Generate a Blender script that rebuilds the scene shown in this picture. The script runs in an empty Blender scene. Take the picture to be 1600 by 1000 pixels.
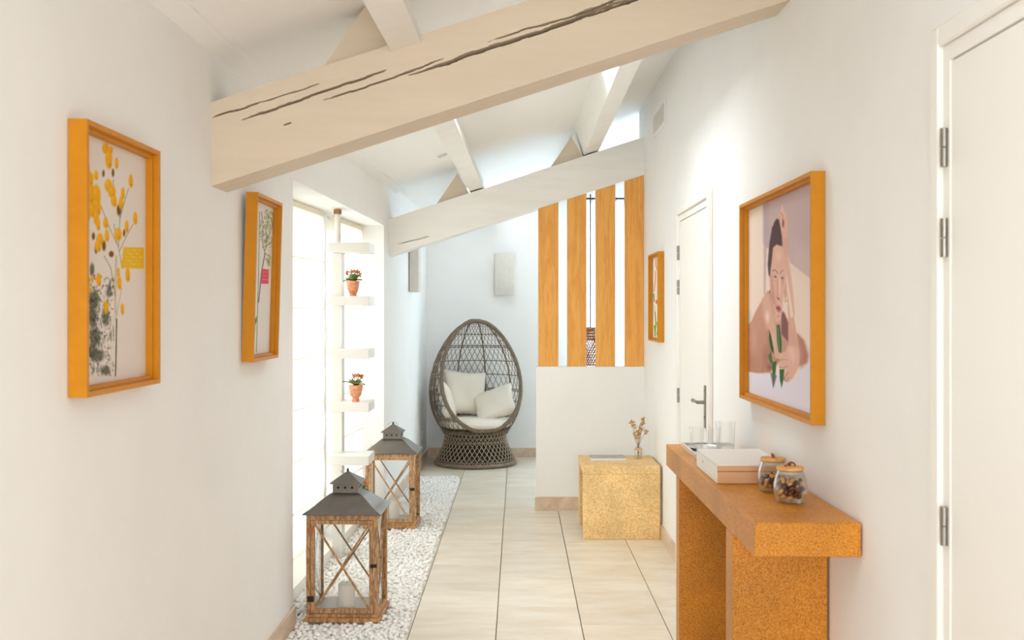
import bpy, math, random
import numpy as np
from mathutils import Vector, Matrix

SC = bpy.context.scene
COL = SC.collection
R = math.radians
F = 1690.0          # focal length in pixels of the 1600 px wide frame
EYE = 1.5           # camera height

# ------------------------------------------------------------------ camera, light, exposure
cam_d = bpy.data.cameras.new('camera')
cam = bpy.data.objects.new('camera', cam_d); COL.objects.link(cam)
cam.location = (0, 0, EYE); cam.rotation_euler = (R(90), 0, 0)
cam_d.sensor_width = 36.0; cam_d.lens = 36.0 * F / 1600
cam_d.shift_x = -9 / 1600; cam_d.shift_y = -13 / 1600
cam_d.clip_start = 0.05; cam_d.clip_end = 100
cam_d.dof.use_dof = True; cam_d.dof.focus_distance = 6.6; cam_d.dof.aperture_fstop = 6.3
SC.camera = cam

world = bpy.data.worlds.new('sky'); SC.world = world; world.use_nodes = True
wn = world.node_tree.nodes['Background']
wn.inputs['Color'].default_value = (0.86, 0.93, 1.0, 1); wn.inputs['Strength'].default_value = 0.6

def area(name, loc, rot, sx, sy, power, color):
    l = bpy.data.lights.new(name, 'AREA'); l.shape = 'RECTANGLE'; l.size = sx; l.size_y = sy
    l.energy = power; l.color = color
    o = bpy.data.objects.new(name, l); COL.objects.link(o); o.location = loc; o.rotation_euler = rot
    return o
area('daylight_side_window', (-1.75, 6.85, 1.25), (0, R(-90), 0), 2.3, 2.4, 74, (0.90, 0.98, 1))
area('daylight_far_window', (1.25, 11.75, 1.75), (R(90), 0, R(180)), 1.9, 1.9, 225, (0.74, 0.90, 1))
area('daylight_rear_window', (-0.05, -2.9, 1.5), (R(90), 0, 0), 1.75, 2.1, 114, (0.99, 0.98, 0.97))
area('added_roof_fill_near', (0.10, 1.0, 3.10), (0, R(-18), 0), 0.7, 1.6, 20, (0.92, 0.96, 1))  # added fill lamp above an invented roof window, out of view
area('added_lounge_fill', (-0.26, 10.46, 2.98), (0, R(-18), 0), 0.7, 0.85, 8, (0.87, 0.97, 1))  # unseen fill added to brighten the far wall and chair
area('added_roof_fill_mid', (0.10, 5.25, 3.12), (0, R(-18), 0), 0.7, 1.2, 34, (0.92, 0.97, 1))  # added fill for the middle of the corridor, hidden behind the near beam

SC.view_settings.view_transform = 'Standard'; SC.view_settings.look = 'None'
SC.view_settings.exposure = 0.2; SC.view_settings.gamma = 1.0
SC.view_settings.use_curve_mapping = False
SC.cycles.max_bounces = 10; SC.cycles.diffuse_bounces = 6; SC.cycles.glossy_bounces = 4
SC.cycles.transmission_bounces = 8; SC.cycles.transparent_max_bounces = 24
SC.cycles.caustics_reflective = False; SC.cycles.caustics_refractive = False
SC.cycles.use_denoising = True

# ------------------------------------------------------------------ materials
def s2l(c):
    return tuple(((v / 255) / 12.92 if v / 255 <= .04045 else ((v / 255 + .055) / 1.055) ** 2.4) for v in c)

def mat(name, rgb, rough=0.6, metal=0.0, bump=0.0, bscale=40.0, vary=0.0, vscale=5.0, spec=0.5, stretch=(1, 1, 1),
        rgb2=None, rand=0.0, sub=0.0):
    """principled material; colour wanders between rgb and rgb2 by noise"""
    m = bpy.data.materials.new(name); m.use_nodes = True
    nt = m.node_tree; N = nt.nodes; L = nt.links
    p = N['Principled BSDF']
    p.inputs['Roughness'].default_value = rough; p.inputs['Metallic'].default_value = metal
    p.inputs['Specular IOR Level'].default_value = spec
    c1 = s2l(rgb); c2 = s2l(rgb2) if rgb2 else tuple(max(0, v * (1 - vary)) for v in c1)
    tc = N.new('ShaderNodeTexCoord'); mp = N.new('ShaderNodeMapping'); mp.inputs['Scale'].default_value = stretch
    src = tc.outputs['Object']
    if rand:
        oi = N.new('ShaderNodeObjectInfo'); ml = N.new('ShaderNodeMath'); ml.operation = 'MULTIPLY'; ml.inputs[1].default_value = 37.0
        cb = N.new('ShaderNodeVectorMath'); cb.operation = 'ADD'
        L.new(oi.outputs['Random'], ml.inputs[0]); L.new(src, cb.inputs[0]); L.new(ml.outputs[0], cb.inputs[1]); src = cb.outputs[0]
    L.new(src, mp.inputs[0])
    if vary or rgb2:
        n = N.new('ShaderNodeTexNoise'); n.inputs['Scale'].default_value = vscale; n.inputs['Detail'].default_value = 6
        n.inputs['Roughness'].default_value = .62
        L.new(mp.outputs[0], n.inputs['Vector'])
        r = N.new('ShaderNodeValToRGB'); r.color_ramp.elements[0].position = .36; r.color_ramp.elements[1].position = .66
        r.color_ramp.elements[0].color = (*c1, 1); r.color_ramp.elements[1].color = (*c2, 1)
        L.new(n.outputs[0], r.inputs[0]); out = r.outputs[0]
        if rand:
            hv = N.new('ShaderNodeHueSaturation'); mr = N.new('ShaderNodeMapRange')
            mr.inputs['To Min'].default_value = 1 - rand; mr.inputs['To Max'].default_value = 1 + rand * .6
            L.new(oi.outputs['Random'], mr.inputs[0]); L.new(mr.outputs[0], hv.inputs['Value']); L.new(out, hv.inputs['Color']); out = hv.outputs[0]
        L.new(out, p.inputs['Base Color'])
    else:
        p.inputs['Base Color'].default_value = (*c1, 1)
    if bump:
        b = N.new('ShaderNodeBump'); b.inputs['Strength'].default_value = bump; b.inputs['Distance'].default_value = .01
        n2 = N.new('ShaderNodeTexNoise'); n2.inputs['Scale'].default_value = bscale; n2.inputs['Detail'].default_value = 4
        L.new(mp.outputs[0], n2.inputs['Vector']); L.new(n2.outputs[0], b.inputs['Height']); L.new(b.outputs[0], p.inputs['Normal'])
    if sub:
        p.inputs['Subsurface Weight'].default_value = sub; p.inputs['Subsurface Radius'].default_value = (.02, .015, .01)
    return m

def wood_mat(name, dark, light, scale=6.0, stretch=(14, 14, 1.0), rough=.5):
    m = bpy.data.materials.new(name); m.use_nodes = True
    nt = m.node_tree; N = nt.nodes; L = nt.links; p = N['Principled BSDF']; p.inputs['Roughness'].default_value = rough
    tc = N.new('ShaderNodeTexCoord'); mp = N.new('ShaderNodeMapping'); mp.inputs['Scale'].default_value = stretch
    oi = N.new('ShaderNodeObjectInfo'); ml = N.new('ShaderNodeMath'); ml.operation = 'MULTIPLY'; ml.inputs[1].default_value = 23.0
    ad = N.new('ShaderNodeVectorMath'); L.new(oi.outputs['Random'], ml.inputs[0]); L.new(tc.outputs['Object'], ad.inputs[0]); L.new(ml.outputs[0], ad.inputs[1])
    L.new(ad.outputs[0], mp.inputs[0])
    n = N.new('ShaderNodeTexNoise'); n.inputs['Scale'].default_value = scale * .25; n.inputs['Detail'].default_value = 2; n.inputs['Distortion'].default_value = .6
    L.new(mp.outputs[0], n.inputs['Vector'])
    w = N.new('ShaderNodeMath'); w.operation = 'MULTIPLY'; w.inputs[1].default_value = 26.0
    sn = N.new('ShaderNodeMath'); sn.operation = 'SINE'
    L.new(n.outputs[0], w.inputs[0]); L.new(w.outputs[0], sn.inputs[0])
    n2 = N.new('ShaderNodeTexNoise'); n2.inputs['Scale'].default_value = scale * 3; n2.inputs['Detail'].default_value = 5
    L.new(mp.outputs[0], n2.inputs['Vector'])
    a = N.new('ShaderNodeMath'); a.operation = 'MULTIPLY_ADD'; a.inputs[1].default_value = .17
    L.new(sn.outputs[0], a.inputs[0]); L.new(n2.outputs[0], a.inputs[2])
    r = N.new('ShaderNodeValToRGB'); r.color_ramp.elements[0].position = .3; r.color_ramp.elements[1].position = .72
    r.color_ramp.elements[0].color = (*s2l(dark), 1); r.color_ramp.elements[1].color = (*s2l(light), 1)
    L.new(a.outputs[0], r.inputs[0]); L.new(r.outputs[0], p.inputs['Base Color'])
    return m

def stone_mat(name, a, b, c, rough=.65, scale=170, cloud=5):
    """yellow speckled limestone: fine grains in three tones, cloudy patches"""
    m = bpy.data.materials.new(name); m.use_nodes = True
    nt = m.node_tree; N = nt.nodes; L = nt.links; p = N['Principled BSDF']; p.inputs['Roughness'].default_value = rough
    p.inputs['Specular IOR Level'].default_value = .45
    tc = N.new('ShaderNodeTexCoord')
    v = N.new('ShaderNodeTexNoise'); v.inputs['Scale'].default_value = scale; v.inputs['Detail'].default_value = 3; v.inputs['Roughness'].default_value = .7
    L.new(tc.outputs['Object'], v.inputs['Vector'])
    r = N.new('ShaderNodeValToRGB'); e = r.color_ramp.elements
    e[0].position = .33; e[0].color = (*s2l(c), 1); e[1].position = .66; e[1].color = (*s2l(a), 1)
    k = e.new(.47); k.color = (*s2l(b), 1)
    L.new(v.outputs[0], r.inputs[0])
    n = N.new('ShaderNodeTexNoise'); n.inputs['Scale'].default_value = cloud; n.inputs['Detail'].default_value = 5
    L.new(tc.outputs['Object'], n.inputs['Vector'])
    mr = N.new('ShaderNodeMapRange'); mr.inputs['From Min'].default_value = .3; mr.inputs['From Max'].default_value = .7
    mr.inputs['To Min'].default_value = .82; mr.inputs['To Max'].default_value = 1.12
    hv = N.new('ShaderNodeHueSaturation'); L.new(n.outputs[0], mr.inputs[0]); L.new(mr.outputs[0], hv.inputs['Value']); L.new(r.outputs[0], hv.inputs['Color'])
    L.new(hv.outputs[0], p.inputs['Base Color'])
    bp = N.new('ShaderNodeBump'); bp.inputs['Strength'].default_value = .25; bp.inputs['Distance'].default_value = .002
    L.new(v.outputs[0], bp.inputs['Height']); L.new(bp.outputs[0], p.inputs['Normal'])
    return m

def glass_mat(name, tint=(1, 1, 1), refl=0.5, fres=1.45):
    """clear thin glass: see-through with fresnel reflection"""
    m = bpy.data.materials.new(name); m.use_nodes = True
    nt = m.node_tree; N = nt.nodes; L = nt.links
    N.remove(N['Principled BSDF']); out = N['Material Output']
    t = N.new('ShaderNodeBsdfTransparent'); t.inputs[0].default_value = (*tint, 1)
    g = N.new('ShaderNodeBsdfGlossy'); g.inputs['Roughness'].default_value = .03
    f = N.new('ShaderNodeLayerWeight'); f.inputs[0].default_value = .35
    ml = N.new('ShaderNodeMath'); ml.operation = 'MULTIPLY'; ml.inputs[1].default_value = refl
    mx = N.new('ShaderNodeMixShader'); L.new(f.outputs[1], ml.inputs[0]); L.new(ml.outputs[0], mx.inputs[0])
    L.new(t.outputs[0], mx.inputs[1]); L.new(g.outputs[0], mx.inputs[2]); L.new(mx.outputs[0], out.inputs['Surface'])
    return m

def cloth_mat(name, rgb, trans=.6, seethrough=0.0):
    m = bpy.data.materials.new(name); m.use_nodes = True
    nt = m.node_tree; N = nt.nodes; L = nt.links
    N.remove(N['Principled BSDF']); out = N['Material Output']; c = (*s2l(rgb), 1)
    d = N.new('ShaderNodeBsdfDiffuse'); d.inputs[0].default_value = c
    t = N.new('ShaderNodeBsdfTranslucent'); t.inputs[0].default_value = c
    mx = N.new('ShaderNodeMixShader'); mx.inputs[0].default_value = trans
    L.new(d.outputs[0], mx.inputs[1]); L.new(t.outputs[0], mx.inputs[2])
    last = mx
    if seethrough:
        tr = N.new('ShaderNodeBsdfTransparent'); m2 = N.new('ShaderNodeMixShader'); m2.inputs[0].default_value = seethrough
        L.new(mx.outputs[0], m2.inputs[1]); L.new(tr.outputs[0], m2.inputs[2]); last = m2
    L.new(last.outputs[0], out.inputs['Surface'])
    return m

def tile_mat(name):
    m = mat(name, (234, 224, 208), rgb2=(220, 204, 180), rough=.33, vscale=3, stretch=(1.0, 2.6, 1), rand=.07, bump=.06, bscale=9, spec=.5)
    return m

def print_mat():
    m = bpy.data.materials.new('photo_print'); m.use_nodes = True
    N = m.node_tree.nodes; p = N['Principled BSDF']; a = N.new('ShaderNodeVertexColor'); a.layer_name = 'ink'
    m.node_tree.links.new(a.outputs[0], p.inputs['Base Color']); p.inputs['Roughness'].default_value = .7; p.inputs['Specular IOR Level'].default_value = .12
    return m

MT = dict(
    wall=mat('wall_paint', (247, 246, 244), rough=.85, bump=.10, bscale=9, vary=.03, vscale=2, spec=.2),
    ceil=mat('ceiling_paint', (250, 249, 247), rough=.85, bump=.06, bscale=14, spec=.2),
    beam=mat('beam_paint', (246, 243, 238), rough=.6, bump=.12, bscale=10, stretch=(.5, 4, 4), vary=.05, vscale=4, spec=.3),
    door=mat('door_paint', (243, 240, 234), rough=.45, spec=.35),
    trim=mat('trim_paint', (243, 240, 234), rough=.5, spec=.3),
    tile=tile_mat('travertine'), grout=mat('grout', (150, 132, 108), rough=.9),
    base=mat('travertine_skirting', (226, 204, 180), rgb2=(205, 178, 150), rough=.45, vscale=4, stretch=(4, 1, 4)),
    stone=stone_mat('yellow_limestone', (222, 156, 58), (200, 126, 22), (158, 90, 4), rough=.42, scale=210),
    stone2=stone_mat('pale_limestone', (248, 224, 180), (240, 200, 132), (208, 148, 72), scale=150),
    frame=mat('gilt_wood', (208, 136, 12), rough=.5, vary=.08, vscale=20, spec=.3),
    oak=wood_mat('oak_veneer', (232, 158, 64), (242, 178, 84), 5),
    edge=mat('pale_edge', (214, 200, 186), rough=.6),
    lwood=wood_mat('lantern_wood', (146, 102, 60), (204, 158, 106), 22, (6, 6, 1.5)),
    zinc=mat('zinc_sheet', (124, 117, 110), rough=.34, metal=.75, vary=.25, vscale=7, bump=.05, bscale=30),
    dark=mat('dark_bronze', (52, 40, 32), rough=.45, metal=.6), copper=mat('copper_hinge', (166, 112, 70), rough=.4, metal=.7),
    steel=mat('brushed_steel', (150, 145, 136), rough=.34, metal=1.0), silver=mat('polished_tray', (232, 230, 226), rough=.3, metal=.7),
    rattan=mat('grey_brown_wicker', (138, 120, 100), rough=.7, vary=.35, vscale=30, bump=.3, bscale=120),
    rattan2=mat('dark_inner_wicker', (66, 52, 42), rough=.8, vary=.35, vscale=30),
    rattanl=mat('light_wicker_strand', (186, 168, 144), rough=.7, vary=.3, vscale=30),
    cush=mat('cream_canvas', (238, 229, 214), rough=.9, bump=.12, bscale=60, vary=.03, spec=.1),
    pebble=mat('white_marble_pebble', (252, 250, 247), rough=.55, rgb2=(240, 236, 230), vscale=14, spec=.3),
    bed=mat('gravel_underlay', (232, 226, 218), rough=.95),
    candle=mat('white_wax', (246, 240, 230), rough=.5, sub=.2), wick=mat('wick', (40, 34, 30), rough=.9),
    glass=glass_mat('clear_glass', (1, 1, 1), .8), pane=glass_mat('window_glass', (.98, .99, 1), .5), tumbler=glass_mat('tumbler_glass', (.985, .985, .985), .6, 1.5),
    blind=cloth_mat('blind_linen', (250, 244, 232), .62), sheer=cloth_mat('white_sheer', (248, 250, 252), .6, .12),
    seam=cloth_mat('blind_seam', (246, 240, 228), .45),
    shelf=mat('white_lacquer', (226, 222, 216), rough=.4, spec=.4),
    pot=mat('marbled_terracotta', (226, 164, 122), rgb2=(198, 120, 84), rough=.5, vscale=60),
    leaf=mat('kalanchoe_leaf', (120, 140, 56), rgb2=(78, 100, 40), rough=.45, vscale=30), leaf2=mat('olive_leaf', (150, 158, 84), rough=.5),
    bloom=mat('peach_bloom', (222, 148, 108), rgb2=(170, 106, 58), spec=.1, rough=.9, vscale=90), soil=mat('soil', (70, 52, 38), rough=1),
    plaster=mat('plaster_sconce', (224, 218, 208), rough=.9, bump=.4, bscale=30, vary=.05, vscale=12),
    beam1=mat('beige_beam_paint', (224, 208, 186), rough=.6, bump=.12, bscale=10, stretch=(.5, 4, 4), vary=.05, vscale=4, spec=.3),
    box=mat('card_stone_reflection', (214, 170, 126), rough=.6, spec=.3), boxl=mat('pale_card_wrap', (236, 231, 224), rough=.55),  # tan of tray and lid paints the console stone's reflection into the card
    logo=mat('silver_foil', (250, 250, 250), rough=.3),
    cork=wood_mat('bamboo_lid', (206, 142, 72), (232, 178, 108), 30, (1, 8, 8)), leather=mat('leather_loop', (140, 66, 30), rough=.5),
    nut1=mat('tan_nut', (222, 172, 104), rough=.55, vary=.3, vscale=60), nut2=mat('dark_dried_fruit', (92, 40, 26), rough=.4, vary=.3, vscale=60),
    paper=mat('magazine_paper', (240, 238, 234), rough=.4), ink=mat('grey_cover_print', (120, 112, 106), rgb2=(206, 200, 194), rough=.35, vscale=16, stretch=(1, 4, 1)),
    dry=mat('dried_flower', (226, 184, 128), rgb2=(170, 128, 78), rough=.9, vscale=80), dry2=mat('dried_leaf', (138, 126, 104), rough=.9), sand=mat('amber_water', (220, 184, 130), rough=.3),
    black=mat('black_iron', (24, 24, 26), rough=.5), basket=wood_mat('pendant_rattan', (128, 76, 40), (190, 124, 74), 30, (4, 4, 4)),
    photo=print_mat(), white=mat('white_plastic', (244, 244, 242), rough=.4), vent=mat('vent_grey', (222, 218, 212), rough=.6),
    seal=mat('silicone_ring', (190, 186, 178), rough=.4), hole=mat('dark_hole', (16, 12, 10), rough=1),
)

# ------------------------------------------------------------------ mesh helpers
class MB:
    def __init__(s): s.v = []; s.f = []
    def add(s, vs, fs):
        o = len(s.v); s.v += [tuple(v) for v in vs]; s.f += [tuple(i + o for i in f) for f in fs]; return s
    def box(s, x0, x1, y0, y1, z0, z1, M=None, b=0.0):
        if x0 > x1: x0, x1 = x1, x0
        if b:
            # chamfered box
            vs = []; fs = []
            def ring(z, i): return [(x0 + i, y0 + i, z), (x1 - i, y0 + i, z), (x1 - i, y1 - i, z), (x0 + i, y1 - i, z)]
            lv = [(z0, b), (z0 + b, 0), (z1 - b, 0), (z1, b)]
            for z, i in lv:
                for k, (cx, cy) in enumerate(((x0, y0), (x1, y0), (x1, y1), (x0, y1))):
                    sx = 1 if cx == x0 else -1; sy = 1 if cy == y0 else -1
                    if i: a = (cx + sx * b, cy + sy * b, z); vs += [a, a]
                    else:
                        p = (cx + sx * b, cy, z); q = (cx, cy + sy * b, z)
                        vs += [q, p] if k in (0, 2) else [p, q]
            for r in range(3):
                for k in range(8):
                    a = r * 8 + k; c = r * 8 + (k + 1) % 8
                    fs.append((a, c, c + 8, a + 8))
            fs.append((6, 4, 2, 0)); fs.append((24, 26, 28, 30))
            fs = [tuple(dict.fromkeys(f)) for f in fs]
        else:
            vs = [(x0, y0, z0), (x1, y0, z0), (x1, y1, z0), (x0, y1, z0), (x0, y0, z1), (x1, y0, z1), (x1, y1, z1), (x0, y1, z1)]
            fs = [(3, 2, 1, 0), (4, 5, 6, 7), (0, 1, 5, 4), (1, 2, 6, 5), (2, 3, 7, 6), (3, 0, 4, 7)]
        if M is not None: vs = [M @ Vector(v) for v in vs]
        return s.add(vs, fs)
    def hexa(s, p):   # eight corners, bottom four then top four
        return s.add(p, [(3, 2, 1, 0), (4, 5, 6, 7), (0, 1, 5, 4), (1, 2, 6, 5), (2, 3, 7, 6), (3, 0, 4, 7)])
    def bar(s, a, b, w, h, up=(0, 0, 1)):
        a = Vector(a); b = Vector(b); d = (b - a).normalized(); u = Vector(up); x = d.cross(u).normalized(); u = x.cross(d)
        P = [a - x * w / 2 - u * h / 2, a + x * w / 2 - u * h / 2, b + x * w / 2 - u * h / 2, b - x * w / 2 - u * h / 2]
        return s.hexa(P + [p + u * h for p in P])
    def tube(s, pts, r, n=6, closed=False):
        pts = [Vector(p) for p in pts]; m = len(pts)
        rr = r if isinstance(r, (list, tuple)) else [r] * m
        vs = []; fs = []; x = None
        for i, p in enumerate(pts):
            a = pts[(i - 1) % m] if (closed or i > 0) else p; b = pts[(i + 1) % m] if (closed or i < m - 1) else p
            t = (b - a).normalized()
            if x is None:
                x = t.cross(Vector((0, 0, 1)));
                if x.length < .1: x = t.cross(Vector((1, 0, 0)))
            x = (x - t * x.dot(t)).normalized(); y = t.cross(x)
            for k in range(n):
                an = 2 * math.pi * k / n; vs.append(p + (x * math.cos(an) + y * math.sin(an)) * rr[i])
        for i in range(m if closed else m - 1):
            j = (i + 1) % m
            for k in range(n):
                k2 = (k + 1) % n; fs.append((i * n + k, i * n + k2, j * n + k2, j * n + k))
        if not closed:
            fs.append(tuple(range(n))[::-1]); fs.append(tuple((m - 1) * n + k for k in range(n)))
        return s.add(vs, fs)
    def lathe(s, prof, n=24, c=(0, 0, 0), sx=1, sy=1, flute=None):
        vs = []; fs = []
        for r, z in prof:
            for k in range(n):
                a = 2 * math.pi * k / n; q = r * (1 + (flute[1] * math.cos(flute[0] * a) if flute else 0))
                vs.append((c[0] + q * math.cos(a) * sx, c[1] + q * math.sin(a) * sy, c[2] + z))
        for i in range(len(prof) - 1):
            for k in range(n):
                k2 = (k + 1) % n; fs.append((i * n + k, i * n + k2, (i + 1) * n + k2, (i + 1) * n + k))
        if prof[0][0] > 1e-6: fs.append(tuple(range(n))[::-1])
        if prof[-1][0] > 1e-6: fs.append(tuple((len(prof) - 1) * n + k for k in range(n)))
        return s.add(vs, fs)
    def cyl(s, a, b, r, n=12): return s.tube([a, b], r, n)
    def ball(s, c, r, sx=1, sy=1, sz=1, n=8, M=None):
        vs = []; fs = []; k0 = n // 2 + 1
        for i in range(k0):
            t = math.pi * i / (k0 - 1)
            for k in range(n):
                a = 2 * math.pi * k / n; v = Vector((r * sx * math.sin(t) * math.cos(a), r * sy * math.sin(t) * math.sin(a), -r * sz * math.cos(t)))
                if M is not None: v = M @ v
                vs.append((c[0] + v[0], c[1] + v[1], c[2] + v[2]))
        for i in range(k0 - 1):
            for k in range(n):
                k2 = (k + 1) % n; fs.append((i * n + k, i * n + k2, (i + 1) * n + k2, (i + 1) * n + k))
        return s.add(vs, fs)
    def prism(s, poly, y0, y1):   # polygon in xz extruded along y
        n = len(poly); vs = [(x, y0, z) for x, z in poly] + [(x, y1, z) for x, z in poly]
        fs = [tuple(range(n)), tuple(range(n, 2 * n))[::-1]] + [(i, i + n, (i + 1) % n + n, (i + 1) % n) for i in range(n)]
        return s.add(vs, fs)
    def build(s, name, m, parent=None, smooth=None, kind=None, merge=False):
        me = bpy.data.meshes.new(name); me.from_pydata(s.v, [], s.f); me.validate()
        if merge or smooth:
            import bmesh
            bm = bmesh.new(); bm.from_mesh(me)
            if merge: bmesh.ops.remove_doubles(bm, verts=bm.verts, dist=1e-5)
            bmesh.ops.recalc_face_normals(bm, faces=bm.faces); bm.to_mesh(me); bm.free()
        if smooth:
            me.polygons.foreach_set('use_smooth', [True] * len(me.polygons)); me.set_sharp_from_angle(angle=R(smooth))
        me.materials.append(MT[m] if isinstance(m, str) else m)
        o = bpy.data.objects.new(name, me); COL.objects.link(o)
        if parent is not None: o.parent = parent
        if kind: o['kind'] = kind
        return o

def tag(o, label, cat, group=None):
    o['label'] = label; o['category'] = cat
    if group: o['group'] = group
    return o
def thing(name, label, cat, loc=(0, 0, 0), rot=(0, 0, 0), group=None):
    o = bpy.data.objects.new(name, None); COL.objects.link(o); o.location = loc; o.rotation_euler = rot; o.empty_display_size = .05
    return tag(o, label, cat, group)
def struct(name, mb, m, parent=None, smooth=None):
    o = mb.build(name, m, parent, smooth)
    if parent is None: o['kind'] = 'structure'
    return o
def copy_tree(o, parent=None):
    c = o.copy(); COL.objects.link(c)
    if parent is not None: c.parent = parent
    for ch in [x for x in o.children]: copy_tree(ch, c)
    return c
def box(*a, **k): return MB().box(*a, **k)

# ------------------------------------------------------------------ room shell
XW = 0.955                                   # right wall
def zc(x): return 2.455 + .322 * (x + .95)   # underside of the sloping ceiling
Y0, YF, YW = -2.5, 11.17, 8.58

# floor slab and travertine tiles
fl = struct('floor', box(-1.5, 2.7, Y0, 11.3, -.09, -.016), 'grout')
TL, TW, G = .615, .4055, .0022
tm = MB().box(-TW / 2 + G, TW / 2 - G, -TL / 2 + G * .5, TL / 2 - G * .5, -.014, 0, b=.0014)
tile0 = None
def tile(xc, yc, sx=1.0, sy=1.0):
    global tile0
    if tile0 is None: o = tile0 = tm.build('tile', 'tile', fl)
    else: o = tile0.copy(); COL.objects.link(o)
    o.location = (xc, yc, 0); o.scale = (sx, sy, 1)
cols = [-.5065 + TW * i for i in range(-3, 9)]
def put_tiles(x0, x1, y0, y1, phase):
    """one column of tiles clipped to y0..y1"""
    k = math.floor((y0 - phase) / TL); y = phase + k * TL
    while y < y1 - 1e-6:
        a = max(y, y0); b = min(y + TL, y1)
        if b - a > .02: tile((x0 + x1) / 2, (a + b) / 2, (x1 - x0) / TW, (b - a) / TL)
        y += TL
GX = -.5065
for i, x in enumerate(cols):
    x1 = x + TW; ph = 5.185 if i % 2 == 1 else 5.495
    if x1 <= GX + .01:     # left of the gravel edge
        a = max(x, -1.12)
        if x1 - a > .03:
            put_tiles(a, x1, Y0, 4.30, ph); put_tiles(a, x1, 9.79, 11.2, ph)
    elif x < .955:
        put_tiles(x, min(x1, .99), Y0, 8.25, ph)
        if x > .9: continue
        put_tiles(x, x1, 8.25, 11.2, ph)
    else:
        put_tiles(x, min(x1, 2.62), 8.45, 11.2, ph)

def bx(y): return -1.26 + .069 * (y - 6.15)     # plane of the blinds
# left wall: straight up to the window, then slowly closing in
def wx(y): return -1.0725 if y < 5.16 else (-1.0725 + .0349 * (y - 5.16) if y < 7.9 else -.9769 + .0113 * (y - 7.9))
w = MB().box(-1.45, -1.0725, Y0, 5.16, -.1, 2.9)
w.hexa([(-1.5, 5.16, 2.13), (wx(5.16), 5.16, 2.13), (wx(7.9), 7.9, 2.13), (-1.5, 7.9, 2.13), (-1.5, 5.16, 2.9), (wx(5.16), 5.16, 2.9), (wx(7.9), 7.9, 2.9), (-1.5, 7.9, 2.9)])
w.hexa([(-1.5, 7.9, -.1), (wx(7.9), 7.9, -.1), (wx(YF), YF, -.1), (-1.5, YF + .1, -.1), (-1.5, 7.9, 2.9), (wx(7.9), 7.9, 2.9), (wx(YF), YF, 2.9), (-1.5, YF + .1, 2.9)])
w.box(-1.5, bx(5.4) - .02, 5.16, 5.62, -.1, 2.13)  # unseen infill added beside the window to cut light on the shelf tower
struct('wall_left', w, 'wall')
# splayed far jamb of the window recess
# low plinth under the window
struct('trim_1', MB().hexa([(-1.5, 5.161, -.05), (-1.165, 5.161, -.05), (-1.085, 7.899, -.05), (-1.5, 7.899, -.05), (-1.5, 5.161, .075), (-1.165, 5.161, .075), (-1.085, 7.899, .075), (-1.5, 7.899, .075)]), 'trim')

w = MB().box(XW, 1.25, Y0, 8.5, -.1, 3.3)
struct('wall_right', w, 'wall')
# space beyond the partition
struct('wall_side_room', MB().box(1.25, 2.62, 8.3, 8.5, -.1, 3.7).box(2.6, 2.75, 8.3, 11.3, -.1, 3.9), 'wall')
WX0, WX1, WZ0, WZ1 = .62, 1.95, .75, 2.52
w = MB().box(-1.5, WX0, YF, YF + .2, -.1, 3.9).box(WX1, 2.75, YF, YF + .2, -.1, 3.9).box(WX0, WX1, YF, YF + .2, -.1, WZ0).box(WX0, WX1, YF, YF + .2, WZ1, 3.9)
struct('wall_far', w, 'wall')
# wall behind the camera with its own window
w = MB().box(-1.45, -.95, Y0 - .2, Y0, -.1, 3.3).box(.85, 1.25, Y0 - .2, Y0, -.1, 3.3).box(-.95, .85, Y0 - .2, Y0, -.1, .25).box(-.95, .85, Y0 - .2, Y0, 2.45, 3.3)
struct('wall_back', w, 'wall')

def slab(y0, y1, x0, x1, dz):
    return MB().hexa([(x0, y0, zc(x0) + dz), (x1, y0, zc(x1) + dz), (x1, y1, zc(x1) + dz), (x0, y1, zc(x0) + dz)] + [(x, y, zc(x) + dz + .15) for x, y in ((x0, y0), (x1, y0), (x1, y1), (x0, y1))])
RW = ((.2, 1.8), (4.65, 5.85)); RX0, RX1 = -.25, .45  # invented ceiling openings, out of view, for the two roof fill lamps
cl = MB()
def addslab(*q):
    t = slab(*q); cl.add(t.v, t.f)
addslab(Y0 - .2, YW, -1.5, RX0, 0); addslab(Y0 - .2, YW, RX1, 1.25, 0)
for a, c in ((Y0 - .2, RW[0][0]), (RW[0][1], RW[1][0]), (RW[1][1], YW)): addslab(a, c, RX0, RX1, 0)
struct('ceiling', cl, 'ceil')
for k, (a, c) in enumerate(RW):  # roof windows added out of view to let the fill light in
    fr = MB()
    def rail(x0, x1, y0, y1, z0=.06, z1=.12): fr.hexa([(x0, y0, zc(x0) + z0), (x1, y0, zc(x1) + z0), (x1, y1, zc(x1) + z0), (x0, y1, zc(x0) + z0), (x0, y0, zc(x0) + z1), (x1, y0, zc(x1) + z1), (x1, y1, zc(x1) + z1), (x0, y1, zc(x0) + z1)])
    rail(RX0, RX0 + .05, a, c); rail(RX1 - .05, RX1, a, c); rail(RX0 + .05, RX1 - .05, a, a + .05); rail(RX0 + .05, RX1 - .05, c - .05, c)
    wr_ = struct('window_%d' % (4 + k), fr, 'trim'); fr = MB(); rail(RX0 + .05, RX1 - .05, a + .05, c - .05, .088, .093); fr.build('pane', 'pane', wr_)
cl = MB(); RFX0, RFX1, RFY0, RFY1 = -.62, .10, 10.02, 10.9  # second ceiling with an added, unseen opening under the lounge fill lamp
addslab(YW, 11.35, -1.5, RFX0, .035); addslab(YW, 11.35, RFX1, 2.75, .035); addslab(YW, RFY0, RFX0, RFX1, .035); addslab(RFY1, 11.35, RFX0, RFX1, .035)
struct('ceiling_beyond', cl, 'ceil')

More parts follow.
